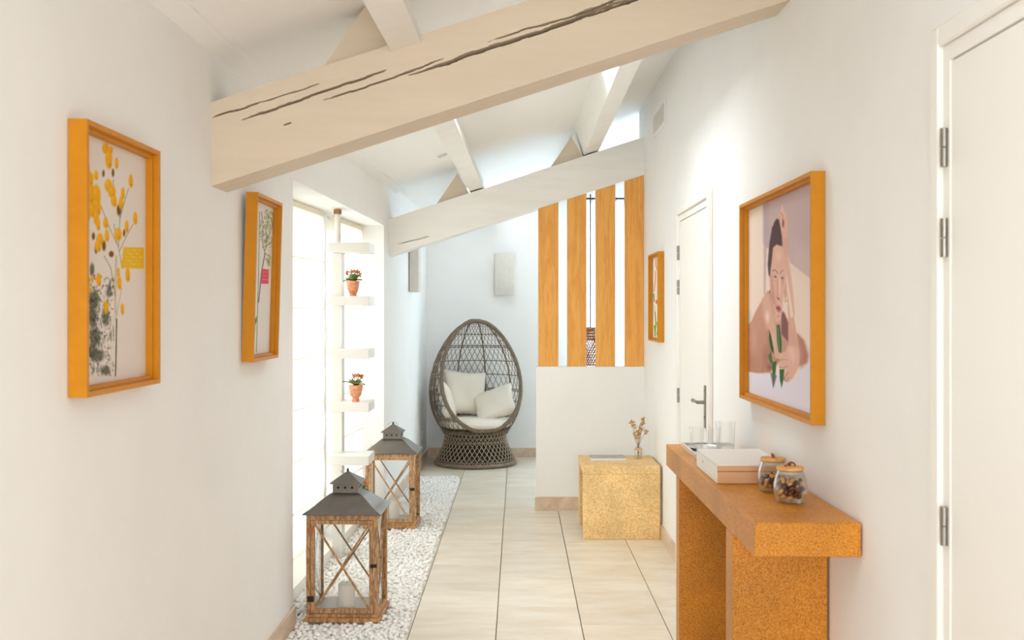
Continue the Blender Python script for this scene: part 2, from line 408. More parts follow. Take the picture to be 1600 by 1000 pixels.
# thin battens along the ceiling edge
def strip(y0, y1): return MB().hexa([(wx(y) + a, y, zc(wx(y) + a) + dz) for dz in (-.012, .02) for (a, y) in ((-.02, y0), (.075, y0), (.075, y1), (-.02, y1))])
struct('trim_2', strip(Y0, 5.16).add(*(lambda q: (q.v, q.f))(strip(5.16, 8.57))), 'ceil')

# skirtings
H = .095
def skirt(name, mb): return struct(name, mb, 'base')
skirt('baseboard_left', box(-1.0725, -1.058, Y0, 5.161, -.01, H))
b = MB()
for a, c in ((7.9, YF),):
    b.hexa([(wx(a) - .01, a, -.01), (wx(a) + .015, a, -.01), (wx(c) + .015, c, -.01), (wx(c) - .01, c, -.01), (wx(a) - .01, a, H), (wx(a) + .015, a, H), (wx(c) + .015, c, H), (wx(c) - .01, c, H)])
skirt('baseboard_left_far', b)
skirt('baseboard_far', box(-.925, 2.6, YF - .015, YF, -.01, H))
b = MB()
for a, c in ((Y0, 1.3), (2.46, 5.29), (6.36, 8.17)): b.box(XW - .015, XW, a, c, -.01, H)
skirt('baseboard_right', b)

# half-height partition with slats above
struct('wall_partition', box(.14, XW, 8.18, 8.31, -.05, 1.084), 'wall')
skirt('baseboard_partition', box(.13, .945, 8.166, 8.18, -.01, .10))

# ------------------------------------------------------------------ window with blinds on the left
def bx(y): return -1.26 + .069 * (y - 6.15)     # plane of the blinds
wf = MB()
def wpost(y0, y1, z0, z1, off0=-.13, off1=-.07):
    wf.hexa([(bx(y) + o, y, z) for z in (z0, z1) for (o, y) in ((off0, y0), (off1, y0), (off1, y1), (off0, y1))])
wpost(5.62, 5.70, .08, 2.125); wpost(6.79, 6.97, .08, 2.125, -.13, -.03); wpost(7.98, 8.06, .08, 2.125)
wpost(5.70, 8.0, 2.04, 2.125); wpost(5.70, 8.0, .08, .17)
win = struct('window_1', wf, 'trim')
for a, c in ((5.70, 6.79), (6.97, 7.98)):
    MB().hexa([(bx(y) + o, y, z) for z in (.17, 2.04) for (o, y) in ((-.105, a), (-.099, a), (-.099, c), (-.105, c))]).build('pane', 'pane', win)

def blind(y0, y1, label):
    t = thing('roman_blind', label, 'blind', (bx((y0 + y1) / 2), (y0 + y1) / 2, .1))
    ox, oy, oz = t.location
    zs = [2.10, 1.81, 1.52, 1.23, .94, .65, .36, .105]
    for k in range(7):
        zt, zb = zs[k], zs[k + 1]; g = MB(); vs = []; n = 8
        for i in range(n + 1):
            u = i / n; z = zb + (zt - zb) * u; bul = .012 * math.sin(math.pi * u) * (1 - .3 * u)
            for y in (y0, y1): vs.append((bx(y) + bul - ox, y - oy, z - oz))
        for i in range(n + 1):
            u = i / n; z = zb + (zt - zb) * u; bul = .012 * math.sin(math.pi * u) * (1 - .3 * u) - .002
            for y in (y0, y1): vs.append((bx(y) + bul - ox, y - oy, z - oz))
        m = 2 * (n + 1)
        fs = [(2 * i, 2 * i + 1, 2 * i + 3, 2 * i + 2) for i in range(n)]
        g.add(vs[:m], fs).build('fold', 'blind', t, smooth=60)
        if k: MB().tube([(bx(y0) + .004 - ox, y0 - oy, zt - oz), (bx(y1) + .004 - ox, y1 - oy, zt - oz)], .0045, 6).build('seam', 'seam', t)
    MB().hexa([(bx(y) + o - ox, y - oy, z - oz) for z in (2.095, 2.122) for (o, y) in ((-.03, y0), (.006, y0), (.006, y1), (-.03, y1))]).build('headrail', 'seam', t)
    return t
blind(5.72, 6.77, 'white linen roman blind on the nearer half of the left window, glowing with daylight')
blind(7.06, 8.08, 'white linen roman blind on the farther half of the left window, behind the shelf tower')

# ------------------------------------------------------------------ far window, curtains, rod
wf = MB()
wf.box(WX0, WX0 + .06, YF + .08, YF + .14, WZ0, WZ1).box(WX1 - .06, WX1, YF + .08, YF + .14, WZ0, WZ1).box(WX0, WX1, YF + .08, YF + .14, WZ0, WZ0 + .06).box(WX0, WX1, YF + .08, YF + .14, WZ1 - .06, WZ1).box(1.26, 1.32, YF + .08, YF + .14, WZ0, WZ1)
w2 = struct('window_2', wf, 'trim')
MB().box(WX0 + .06, 1.26, YF + .10, YF + .106, WZ0 + .06, WZ1 - .06).build('pane', 'pane', w2)
MB().box(1.32, WX1 - .06, YF + .10, YF + .106, WZ0 + .06, WZ1 - .06).build('pane', 'pane', w2)
# window frame behind the camera
wf = MB().box(-.95, -.88, -2.6, -2.54, .25, 2.45).box(.78, .85, -2.6, -2.54, .25, 2.45).box(-.95, .85, -2.6, -2.54, .25, .32).box(-.95, .85, -2.6, -2.54, 2.38, 2.45).box(-.085, -.015, -2.6, -2.54, .25, 2.45)
w3 = struct('window_3', wf, 'trim'); MB().box(-.88, -.085, -2.572, -2.566, .32, 2.38).build('pane', 'pane', w3); MB().box(-.015, .78, -2.572, -2.566, .32, 2.38).build('pane', 'pane', w3)

rod = thing('curtain_rod', 'thin black curtain rod seen through the gaps of the wooden slats', 'curtain rod', (.48, 11.05, 2.655))
MB().cyl((0, 0, 0), (1.62, 0, 0), .009, 10).build('rod', 'black', rod)
MB().ball((0, 0, 0), .022, n=10).build('finial', 'black', rod, smooth=60); MB().ball((1.62, 0, 0), .022, n=10).build('finial', 'black', rod, smooth=60)
for q in (.05, 1.56): MB().box(q - .008, q + .008, 0, .12, -.012, .012).build('bracket', 'black', rod)
for q in np.linspace(.12, 1.5, 18): MB().tube([(q, .018 * math.cos(a), .018 * math.sin(a) - .006) for a in np.linspace(0, 2 * math.pi, 13)[:-1]], .0022, 4, True).build('ring', 'black', rod)
def curtain(x0, x1, ph, label):
    n = 90; vs = []; fs = []; zz = np.linspace(2.625, .12, 14)
    for j, z in enumerate(zz):
        for i in range(n + 1):
            u = i / n; a = .018 + .012 * j / 13
            vs.append((x0 + (x1 - x0) * u + .01 * math.sin(3 * z + 9 * u), 11.045 + a * math.sin(u * 52 + ph + .35 * math.sin(1.7 * z)) + .01 * math.sin(u * 23 + z), z))
    for j in range(13):
        for i in range(n): k = j * (n + 1) + i; fs.append((k, k + 1, k + n + 2, k + n + 1))
    o = MB().add(vs, fs).build('sheer_curtain', 'sheer', smooth=80)
    tag(o, label, 'curtain'); return o
curtain(.57, 1.22, 0, 'sheer white curtain behind the third slat, nearer the partition edge')
curtain(1.24, 2.0, 2, 'sheer white curtain at the right end of the black rod')

# hanging rattan pendant behind the slats
pend = thing('rattan_pendant', 'woven orange-brown rattan pendant lamp hanging behind the second and third slats', 'lamp', (.645, 9.6, .90))
MB().cyl((0, 0, .46), (0, 0, zc(.645) + .035 - .90), .0055, 8).build('cord', 'black', pend)
MB().tube([(.19 * math.cos(a), .19 * math.sin(a), .452) for a in np.linspace(0, 2 * math.pi, 33)[:-1]], .010, 6, True).build('rim', 'basket', pend)
MB().tube([(.19 * math.cos(a), .19 * math.sin(a), .0) for a in np.linspace(0, 2 * math.pi, 33)[:-1]], .010, 6, True).build('rim', 'basket', pend)
lat = MB()
for k in range(60):
    for sg in (1, -1):
        a0 = 2 * math.pi * k / 60
        lat.tube([(.19 * math.cos(a0 + sg * t * 1.1), .19 * math.sin(a0 + sg * t * 1.1), .452 * t) for t in np.linspace(0, 1, 9)], .0042, 4)
lat.build('weave', 'basket', pend, kind='stuff')
for z in (.43, .405, .38, .355): MB().tube([(.191 * math.cos(a), .191 * math.sin(a), z) for a in np.linspace(0, 2 * math.pi, 33)[:-1]], .006, 4, True).build('band', 'basket', pend)
sp = MB(); [sp.cyl((0, 0, .458), (.188 * math.cos(a), .188 * math.sin(a), .452), .004, 6) for a in (0, 2.1, 4.2)]; sp.build('spider', 'black', pend)

# ------------------------------------------------------------------ beams, purlins, wedge blocks
def beam(name, label, y0, y1, xa, xb, zb, zt, cracks, nx, nz):
    """zb, zt: functions of x; the front face is a grid whose drying cracks are real grooves"""
    X = np.linspace(xa, xb, nx); T = np.linspace(0, 1, nz); vs = []; fs = []
    for t in T:
        for x in X:
            z = zb(x) + (zt(x) - zb(x)) * t; dep = .0015 * math.sin(7 * x + 5 * t) * math.sin(math.pi * t)
            for pl, wd, dp in cracks:
                if pl[0][0] <= x <= pl[-1][0]:
                    for (xa_, za_), (xb_, zb_) in zip(pl, pl[1:]):
                        if xa_ <= x <= xb_:
                            zz = za_ + (zb_ - za_) * (x - xa_) / (xb_ - xa_) + .0012 * math.sin(60 * x)
                            e = min(1, 6 * min(x - pl[0][0], pl[-1][0] - x) / (pl[-1][0] - pl[0][0]) + .15)
                            q = abs(z - zz) / (wd * e)
                            if q < .85: dep = max(dep, dp * 2.2 * e * (1 - q * q))
                            break
            vs.append((x, y0 + dep, z))
    for j in range(nz - 1):
        for i in range(nx - 1): k = j * nx + i; fs.append((k, k + 1, k + nx + 1, k + nx))
    o = len(vs); c = .006
    vs += [(xa, y1, zb(xa)), (xb, y1, zb(xb)), (xb, y1, zt(xb)), (xa, y1, zt(xa))]
    bl, br, tr, tl = 0, nx - 1, nx * nz - 1, nx * (nz - 1)
    fs += [(o + 3, o + 2, o + 1, o), tuple([o, o + 1] + list(range(br, bl - 1, -1))), tuple([o + 2, o + 3] + list(range(tl, tr + 1)))]
    fs += [tuple([o + 1, o + 2] + [nx * j + nx - 1 for j in range(nz - 1, -1, -1)]), tuple([o + 3, o] + [nx * j for j in range(nz)])]
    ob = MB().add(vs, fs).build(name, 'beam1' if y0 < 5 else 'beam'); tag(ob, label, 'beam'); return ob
S1 = F / 3.784
def P1(px, py): return ((px - 809) / S1, EYE + (487 - py) / S1)
cr = [
    ([P1(330, 183), P1(380, 169), P1(410, 159)], .0032, .02), ([P1(400, 162), P1(440, 150), P1(500, 131)], .002, .010),
    ([P1(378, 187), P1(436, 168), P1(505, 143), P1(560, 125), P1(610, 107)], .0045, .026),
    ([P1(505, 156), P1(560, 140), P1(640, 112), P1(700, 88)], .0032, .018),
    ([P1(638, 118), P1(700, 98), P1(735, 84), P1(790, 67), P1(850, 48), P1(905, 28), P1(960, 10), P1(1040, -18), P1(1150, -60)], .0085, .035),
    ([P1(762, 66), P1(820, 46), P1(870, 33), P1(940, 12), P1(1000, -8)], .0030, .018),
    ([P1(880, 30), P1(930, 12), P1(990, -10), P1(1100, -50)], .004, .02), ([P1(443, 196), P1(455, 192)], .003, .01)]
beam('roof_beam', 'thick white painted timber beam with long drying cracks, nearest the camera', 3.784, 3.99, -1.09, .965,
     lambda x: 1.979 + .322 * (x + .95), lambda x: 2.272 + .322 * (x + .95), cr, 420, 120)
S2 = F / 8.18
def P2(px, py): return ((px - 809) / S2, EYE + (487 - py) / S2)
beam('roof_beam', 'white painted beam resting above the orange slats, farther from the camera', 8.18, 8.38, -.985, .957,
     lambda x: 1.93 + .318 * (x + .95), lambda x: 2.209 + .322 * (x + .95), [([P2(622, 381), P2(640, 377), P2(672, 369)], .004, .015)], 160, 50)

def zt(x): return 2.209 + .322 * (x + .95) + .004
def purlin(label, xn, xf, wdt, h):
    """runs the length of the roof, square to the slope; xn, xf: lower left corner at y = 3.78 and 8.18"""
    ca, sa = math.cos(math.atan(.322)), math.sin(math.atan(.322)); P = []
    for y in (Y0, 11.17):
        x = xn + (xf - xn) * (y - 3.78) / 4.4; zz = 2.272 + .322 * (x + .95) + ((-.063) * (min(max(y, 3.78), 8.4) - 3.78) / 4.4) + .002
        h = (2.455 - 2.272 + .063 * (min(max(y, 3.78), 8.4) - 3.78) / 4.4) * ca - .001
        P.append([(x, y, zz), (x + wdt * ca, y, zz + wdt * sa), (x + wdt * ca - h * sa, y, zz + wdt * sa + h * ca), (x - h * sa, y, zz + h * ca)])
    o = MB().hexa([P[0][0], P[0][1], P[1][1], P[1][0], P[0][3], P[0][2], P[1][2], P[1][3]]).build('purlin', 'beam'); tag(o, label, 'beam')
purlin('white painted purlin crossing above both beams, left of the ceiling middle', -.441, -.365, .108, .20)
purlin('white painted purlin under the ceiling right of the middle, above the slats', .495, .503, .118, .235)
def wedge(label, x1, y0, zt_):
    """triangular block on a beam, left of a purlin"""
    x0 = x1 - .258; z0 = zt_(x0); z1 = zt_(x1); ap = (x1 - .095, z1 + .155)
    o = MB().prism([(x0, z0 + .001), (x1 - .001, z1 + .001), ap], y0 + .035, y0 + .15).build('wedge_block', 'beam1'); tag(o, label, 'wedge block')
zt1 = lambda x: 2.272 + .322 * (x + .95); zt2 = lambda x: 2.209 + .322 * (x + .95)
wedge('white triangular wedge block on top of the nearest beam, left of the purlin', -.441, 3.80, zt1)
wedge('white triangular wedge block on the far beam, the left one of its two', -.365, 8.20, zt2)
wedge('white triangular wedge block on the far beam, right one above the slats', .503, 8.20, zt2)

# ------------------------------------------------------------------ orange slats over the partition
names = ['leftmost orange oak slat above the white partition, at its free edge', 'second orange oak slat from the left above the white partition',
         'third orange oak slat from the left above the white partition', 'rightmost orange oak slat above the partition, touching the right wall']
for (a, c), lb in zip(((.155, .307), (.373, .519), (.588, .738), (.808, .954)), names):
    t = thing('wooden_slat', lb, 'slat', ((a + c) / 2, 8.20, 1.084)); ox = (a + c) / 2
    zbm = lambda x: 1.93 + .318 * (x + .95) - 1.086
    def sl(x0, x1, y0, y1): return MB().hexa([(x0 - ox, y0, .001), (x1 - ox, y0, .001), (x1 - ox, y1, .001), (x0 - ox, y1, .001), (x0 - ox, y0, zbm(x0)), (x1 - ox, y0, zbm(x1)), (x1 - ox, y1, zbm(x1)), (x0 - ox, y1, zbm(x0))])
    sl(a + .002, c - .002, -.018, 0.004).build('board', 'oak', t)
    if c < .9: sl(c - .002, c + .001, -.016, .006).build('edge_band', 'edge', t)
    sl(a - .001, a + .002, -.016, .006).build('edge_band', 'edge', t)

# ------------------------------------------------------------------ doors on the right wall
def door(name, y0, y1, ztop, hinge_y, hinges, handle=None):
    """y0 near, y1 far edge of the leaf"""
    d = struct(name, box(XW - .010, XW + .001, y0, y1, .012, ztop), 'door')
    c = MB()
    g = .004; cw = .075
    for (a, b, z0, z1) in ((y0 - g - .035, y0 - g, 0, ztop + g + .035), (y1 + g, y1 + g + .035, 0, ztop + g + .035)): c.box(XW - .014, XW, a, b, z0, z1)
    c.box(XW - .014, XW, y0 - g, y1 + g, ztop + g, ztop + g + .035)
    c.build('jamb', 'trim', d)
    c = MB(); j = g + .037
    for (a, b, z0, z1) in ((y0 - j - .045, y0 - j, 0, ztop + j + .045), (y1 + j, y1 + j + .045, 0, ztop + j + .045)): c.box(XW - .026, XW, a, b, z0, z1, b=.004)
    c.box(XW - .026, XW, y0 - j, y1 + j, ztop + j, ztop + j + .045, b=.004)
    c.build('casing', 'trim', d)
    for z in hinges:
        h = MB().cyl((XW - .02, hinge_y, z - .042), (XW - .02, hinge_y, z - .001), .008, 12).build('hinge', 'steel', d, smooth=40)
        MB().cyl((XW - .02, hinge_y, z + .001), (XW - .02, hinge_y, z + .042), .0085, 12).build('knuckle', 'steel', h, smooth=40)
    if handle:
        yh, zh = handle
        p = MB().box(XW - .018, XW - .010, yh - .022, yh + .022, zh - .13, zh + .085, b=.002).build('backplate', 'steel', d)
        MB().cyl((XW - .018, yh, zh), (XW - .055, yh, zh), .009, 12).build('spindle', 'steel', p, smooth=40)
        pts = [(XW - .052, yh, zh), (XW - .056, yh + .03, zh), (XW - .056, yh + .07, zh + .003), (XW - .056, yh + .115, zh - .002), (XW - .056, yh + .13, zh)]
        MB().tube(pts, [.009, .008, .006, .009, .010], 10).build('lever', 'steel', p, smooth=50)
        MB().cyl((XW - .0175, yh, zh - .075), (XW - .0195, yh, zh - .075), .006, 10).build('keyhole', 'dark', p)
    return d
door('door_1', 1.44, 2.352, 2.045, 2.372, (1.86, 1.662, 1.03, .30))
door('door_2', 5.375, 6.285, 2.022, 6.303, (1.842, 1.642, 1.013, .28), (5.43, 1.045))

# air vent high on the right wall
v = thing('wall_vent', 'white louvred air vent high on the right wall near the far beam', 'vent', (XW, 7.24, 2.712))
MB().box(-.012, 0, -.30, .30, 0, .155, b=.003).build('frame', 'white', v)
for k in range(9): MB().box(-.017, -.010, -.265, .265, .018 + k * .0138, .024 + k * .0138).build('louvre', 'vent', v)

# ------------------------------------------------------------------ framed pictures (prints are flat, painted per vertex)
class Canvas:
    """a flat print: colours on a fine grid; shapes are given in photo pixels measured on the print's plane"""
    def __init__(s, X, y0, y1, z0, z1, nu, nv, bg):
        s.X = X; s.U = np.linspace(y0, y1, nu); s.V = np.linspace(z0, z1, nv); s.nu = nu; s.nv = nv
        s.Y, s.Z = np.meshgrid(s.U, s.V); s.px = 809 + X * F / s.Y; s.py = 487 - (s.Z - EYE) * F / s.Y
        s.c = np.zeros((nv, nu, 3)); s.c[:] = bg; s.rng = np.random.RandomState(5)
    def blend(s, m, col):
        col = np.asarray(col, float); s.c += (col - s.c) * np.clip(m, 0, 1)[..., None]
    def poly(s, pts, col, soft=.8, alpha=1.0, col2=None, axis='y'):
        pts = np.array(pts, float); n = len(pts); ins = np.zeros(s.px.shape, bool); dist = np.full(s.px.shape, 1e9)
        for i in range(n):
            x1, y1 = pts[i]; x2, y2 = pts[(i + 1) % n]
            cond = ((y1 > s.py) != (y2 > s.py)); xi = (x2 - x1) * (s.py - y1) / (y2 - y1 + 1e-12) + x1
            ins ^= cond & (s.px < xi)
            dx, dy = x2 - x1, y2 - y1; t = np.clip(((s.px - x1) * dx + (s.py - y1) * dy) / (dx * dx + dy * dy + 1e-9), 0, 1)
            dist = np.minimum(dist, np.hypot(s.px - x1 - t * dx, s.py - y1 - t * dy))
        sd = np.where(ins, dist, -dist); m = np.clip(.5 + sd / soft * .5, 0, 1) * alpha
        if col2 is not None:
            q = s.py if axis == 'y' else s.px; k = 1 if axis == 'y' else 0; lo, hi = pts[:, k].min(), pts[:, k].max()
            t = np.clip((q - lo) / (hi - lo), 0, 1)[..., None]; cc = np.asarray(col) * (1 - t) + np.asarray(col2) * t
            s.c += (cc - s.c) * m[..., None]
        else: s.blend(m, col)
    def ell(s, cx, cy, rx, ry, col, soft=.35, alpha=1.0):
        r = np.hypot((s.px - cx) / rx, (s.py - cy) / ry); s.blend(np.clip((1 - r) / soft, 0, 1) * alpha, col)
    def line(s, pts, wd, col, alpha=1.0):
        for (x1, y1), (x2, y2) in zip(pts, pts[1:]):
            dx, dy = x2 - x1, y2 - y1; t = np.clip(((s.px - x1) * dx + (s.py - y1) * dy) / (dx * dx + dy * dy + 1e-9), 0, 1)
            d = np.hypot(s.px - x1 - t * dx, s.py - y1 - t * dy); s.blend(np.clip((wd / 2 - d) / .5 + .5, 0, 1) * alpha, col)
    def build(s, parent, name='print'):
        ox, oy, oz = parent.location
        vs = [(s.X - ox, y - oy, z - oz) for z in s.V for y in s.U]; nu, nv = s.nu, s.nv
        fs = [(j * nu + i, j * nu + i + 1, (j + 1) * nu + i + 1, (j + 1) * nu + i) for j in range(nv - 1) for i in range(nu - 1)]
        if s.X > 0: fs = [f[::-1] for f in fs]
        me = bpy.data.meshes.new(name); me.from_pydata(vs, [], fs)
        a = me.color_attributes.new('ink', 'FLOAT_COLOR', 'POINT'); c = s.c / 255.0
        lin = (np.where(c <= .04045, c / 12.92, ((c + .055) / 1.055) ** 2.4) ** 1.12).reshape(-1, 3)
        a.data.foreach_set('color', np.hstack([lin, np.ones((len(lin), 1))]).astype(np.float32).ravel())
        me.materials.append(MT['photo']); o = bpy.data.objects.new(name, me); COL.objects.link(o); o.parent = parent; return o

def picture(label, side, y0, y1, z0, z1, pro, tilt=0.0):
    """tray frame hanging on a side wall; side -1 left, +1 right"""
    xw = XW if side > 0 else -1.0725
    t = thing('framed_picture', label, 'picture', (xw, (y0 + y1) / 2, z0)); hw = (y1 - y0) / 2; h = z1 - z0; q = -side
    th = .013
    def b(a0, a1, ya, yb, za, zb, bb=0.0): return MB().box(q * a0, q * a1, ya, yb, za, zb, b=bb)
    m = MB()
    for args in ((-hw, hw, 0, th), (-hw, hw, h - th, h), (-hw, -hw + th, th, h - th), (hw - th, hw, th, h - th)): m.box(q * .002, q * pro, *args)
    m.build('frame', 'frame', t)
    m = MB(); i = th; st = .010
    for args in ((-hw + i, hw - i, i, i + st), (-hw + i, hw - i, h - i - st, h - i), (-hw + i, -hw + i + st, i + st, h - i - st), (hw - i - st, hw - i, i + st, h - i - st)): m.box(q * .002, q * (pro - .016), *args)
    m.build('inner_step', 'frame', t)
    b(.001, .010, -hw + .003, hw - .003, .003, h - .003).build('backing', 'paper', t)
    t.rotation_euler = (0, 0, 0)
    if tilt: t.rotation_euler = (0, tilt * q, 0)
    return t
def canv(side, y0, y1, z0, z1, nu, nv, bg, i=.022): return Canvas((XW if side > 0 else -1.0725) - side * .0115, y0 + i, y1 - i, z0 + i, z1 - i, nu, nv, bg)

# picture 1: yellow billy-button flowers
A = (-1, 2.575, 3.105, 1.295, 1.960)
p = picture('large gilt-framed print of yellow round flowers with a yellow tag, nearest on the left wall', *A, .047)
c = canv(-1, *A[1:], 170, 230, (232, 222, 214))
b1 = lambda x, y: (125 + x / 5, 200 + y / 5); b2 = lambda x, y: (125 + x / 4.76, 400 + y / 4.76)
rg = np.random.RandomState(3)
for (cx, cy, rx, ry) in ((90, 100, 22, 60), (215, 260, 27, 60), (100, 330, 56, 90), (90, 450, 50, 100), (190, 450, 34, 90), (110, 600, 56, 90), (130, 740, 66, 60), (190, 850, 44, 44), (90, 700, 44, 70), (235, 560, 22, 80)):
    x, y = b2(cx, cy); c.ell(x, y, rx / 4.76, ry / 4.76, (92, 92, 76), .5, .8)
for k in range(420):
    x, y = b2(50 + 200 * rg.rand() ** 1.2, 130 + 760 * rg.rand()); L = 2 + 4 * rg.rand(); a = rg.rand() * 3.14
    if (x - 125) * 4.76 > 90 + .18 * abs((y - 400) * 4.76 - 450) + 140: continue
    c.line([(x, y), (x + L * math.cos(a) * .5, y + L * math.sin(a))], .8 + rg.rand() * .7, [(48, 50, 40), (70, 76, 58), (176, 172, 158), (38, 38, 32)][rg.randint(4)], .75)
c.line([b2(270, 0), b2(262, 300), b2(265, 470)], 3.4, (206, 196, 172)); c.line([b2(310, 240), b2(280, 400), b2(268, 480)], 1.8, (206, 196, 172))
c.line([b2(262, 440), b2(220, 560), b2(172, 670)], 3.0, (224, 214, 200)); c.line([b2(272, 470), b2(270, 640), b2(264, 890)], 1.9, (74, 78, 40))
c.line([b2(238, 440), b2(240, 640), b2(232, 880)], 2.4, (228, 220, 208)); c.line([b2(200, 240), b2(165, 380), b2(145, 430)], 2, (214, 206, 190))
c.line([b2(95, 230), b2(160, 340)], 2.2, (120, 130, 60)); c.line([b2(180, 0), b2(230, 90), b2(262, 300)], 1, (128, 120, 70))
for s_ in (((165, 610), (230, 780), (300, 930), (330, 1100)), ((415, 750), (360, 850), (310, 960)), ((312, 680), (308, 800), (300, 930)), ((380, 470), (335, 620), (310, 720)), ((260, 400), (262, 460)), ((265, 750), (290, 900))):
    c.line([b1(*q) for q in s_], .9, (140, 132, 92))
for (cx, cy, rx, ry) in ((183, 355, 12, 34), (258, 350, 13, 40), (305, 640, 22, 55), (58, 600, 14, 50), (60, 690, 20, 60), (52, 780, 16, 50), (105, 845, 16, 36), (345, 820, 11, 35), (187, 920, 18, 50), (125, 950, 14, 40), (245, 985, 24, 30)):
    x, y = b1(cx, cy); c.ell(x, y, rx / 5, ry / 5, (128, 92, 30), .4)
Yl = (240, 178, 28)
for (cx, cy, rx, ry) in ((200, 160, 28, 44), (225, 240, 28, 82), (240, 170, 18, 26), (285, 275, 15, 46), (55, 330, 22, 60), (125, 370, 18, 40), (75, 400, 30, 62), (60, 450, 20, 40), (85, 520, 44, 80), (128, 530, 34, 90), (130, 620, 35, 70), (100, 640, 40, 60), (125, 700, 20, 60), (142, 750, 17, 54), (222, 450, 30, 52), (250, 500, 30, 50), (265, 570, 24, 48), (335, 510, 16, 48), (320, 585, 20, 50), (397, 415, 17, 52), (432, 705, 17, 50), (365, 770, 16, 50), (200, 740, 20, 46), (297, 830, 30, 50), (210, 840, 18, 50), (155, 870, 28, 50), (140, 920, 26, 50)):
    x, y = b1(cx, cy); rx *= 1.15; ry *= 1.12; c.ell(x, y, rx / 5, ry / 5, Yl, .3); c.ell(x - rx / 18, y - ry / 14, rx / 11, ry / 12, (250, 206, 70), .9, .7); c.ell(x + rx / 14, y + ry / 9, rx / 9, ry / 12, (204, 136, 20), .9, .6)
for (cx, cy, rx, ry) in ((60, 240, 20, 66), (90, 170, 12, 34), (138, 175, 22, 56), (292, 200, 20, 58), (355, 140, 20, 60), (195, 380, 22, 58), (315, 395, 15, 50), (285, 120, 14, 40)):
    x, y = b2(cx, cy); c.ell(x, y, rx / 4.76, ry / 4.76, Yl, .3); c.ell(x + rx / 14, y + ry / 9, rx / 9, ry / 12, (204, 136, 20), .9, .6)
c.poly([(193, 386), (225, 387), (225, 420), (189, 419)], (236, 190, 52))
for k in range(5): c.line([(197, 391 + k * 5.3), (197 + (24, 20, 25, 18, 22)[k], 391.5 + k * 5.3)], 1.1, (246, 214, 110), .8)
c.build(p)

# picture 2: green branch with pink tag
A = (-1, 4.19, 4.635, 1.305, 1.965)
p = picture('narrow-looking gilt frame with a green branch and pink tag, second on the left wall', *A, .047, R(1.6))
c = canv(-1, *A[1:], 130, 230, (232, 226, 220))
k3 = lambda x, y: (360 + x / 3.333, 280 + y / 3.333)
c.line([k3(130, 170), k3(134, 500), k3(134, 900)], .9, (110, 128, 82)); c.line([k3(165, 385), k3(150, 480), k3(138, 640)], 1.5, (128, 104, 80))
for q in (((165, 385), (150, 330), (150, 230), (140, 170)), ((165, 370), (175, 310), (200, 240), (218, 180)), ((172, 320), (165, 260), (180, 190)), ((168, 350), (195, 330), (205, 300)), ((165, 385), (185, 400), (190, 450)), ((200, 240), (190, 200))):
    c.line([k3(*a) for a in q], 1.1, (134, 112, 84))
c.ell(*k3(165, 325), 1.8, 3, (170, 70, 60))
for k in range(300):
    a = rg.rand() * 6.28; r = rg.rand() ** .6
    x, y = k3(176 + 46 * r * math.cos(a), 262 + 105 * r * math.sin(a)) if k < 250 else k3(188 + 14 * rg.randn() * .5, 420 + 22 * rg.randn())
    c.ell(x, y, .7 + .8 * rg.rand(), 1.3 + 1.3 * rg.rand(), [(172, 178, 128), (196, 196, 150), (140, 148, 100), (214, 210, 180)][rg.randint(4)], .5, .8)
c.poly([k3(150, 465), k3(187, 470), k3(187, 545), k3(149, 543)], (226, 92, 112))
for k in range(3): c.line([k3(155, 482 + k * 20), k3(180 - 6 * (k % 2), 484 + k * 20)], .9, (244, 170, 180), .8)
for q in (((105, 620), (112, 700), (100, 900), (92, 900), (98, 700)), ((112, 720), (124, 760), (118, 880), (102, 900), (104, 800)), ((118, 740), (130, 712), (132, 740), (122, 760))): c.poly([k3(*a) for a in q], (112, 140, 66), 1.0)
c.build(p)

# picture 3: small one with red stems, right wall far
A = (1, 7.05, 7.56, 1.30, 1.893)
p = picture('small gilt-framed botanical print with red and green stems beyond the far white door', *A, .044)
c = canv(1, *A[1:], 110, 160, (244, 242, 238))
k4 = lambda x, y: (1005 + x / 6.45, 385 + y / 6.45)
c.line([k4(130, 120), k4(128, 190), k4(142, 240)], 1.1, (226, 110, 96)); c.line([k4(126, 250), k4(122, 350), k4(110, 450)], 1.6, (232, 168, 156)); c.line([k4(152, 255), k4(148, 340), k4(146, 430)], .8, (150, 180, 90))
c.line([k4(106, 480), k4(112, 560)], 1.4, (120, 132, 128)); c.poly([k4(128, 540), k4(152, 542), k4(152, 582), k4(128, 578)], (232, 84, 64), .6)
c.line([k4(112, 590), k4(120, 680)], .8, (226, 180, 150)); c.line([k4(120, 660), k4(128, 780)], 1.1, (96, 66, 56)); c.line([k4(148, 590), k4(146, 700)], 1.1, (140, 110, 80))
for q in (((128, 760), (122, 830), (120, 900)), ((112, 800), (120, 880)), ((138, 770), (146, 840)), ((150, 790), (138, 890))): c.line([k4(*a) for a in q], 1.7, (138, 176, 66))
c.build(p)

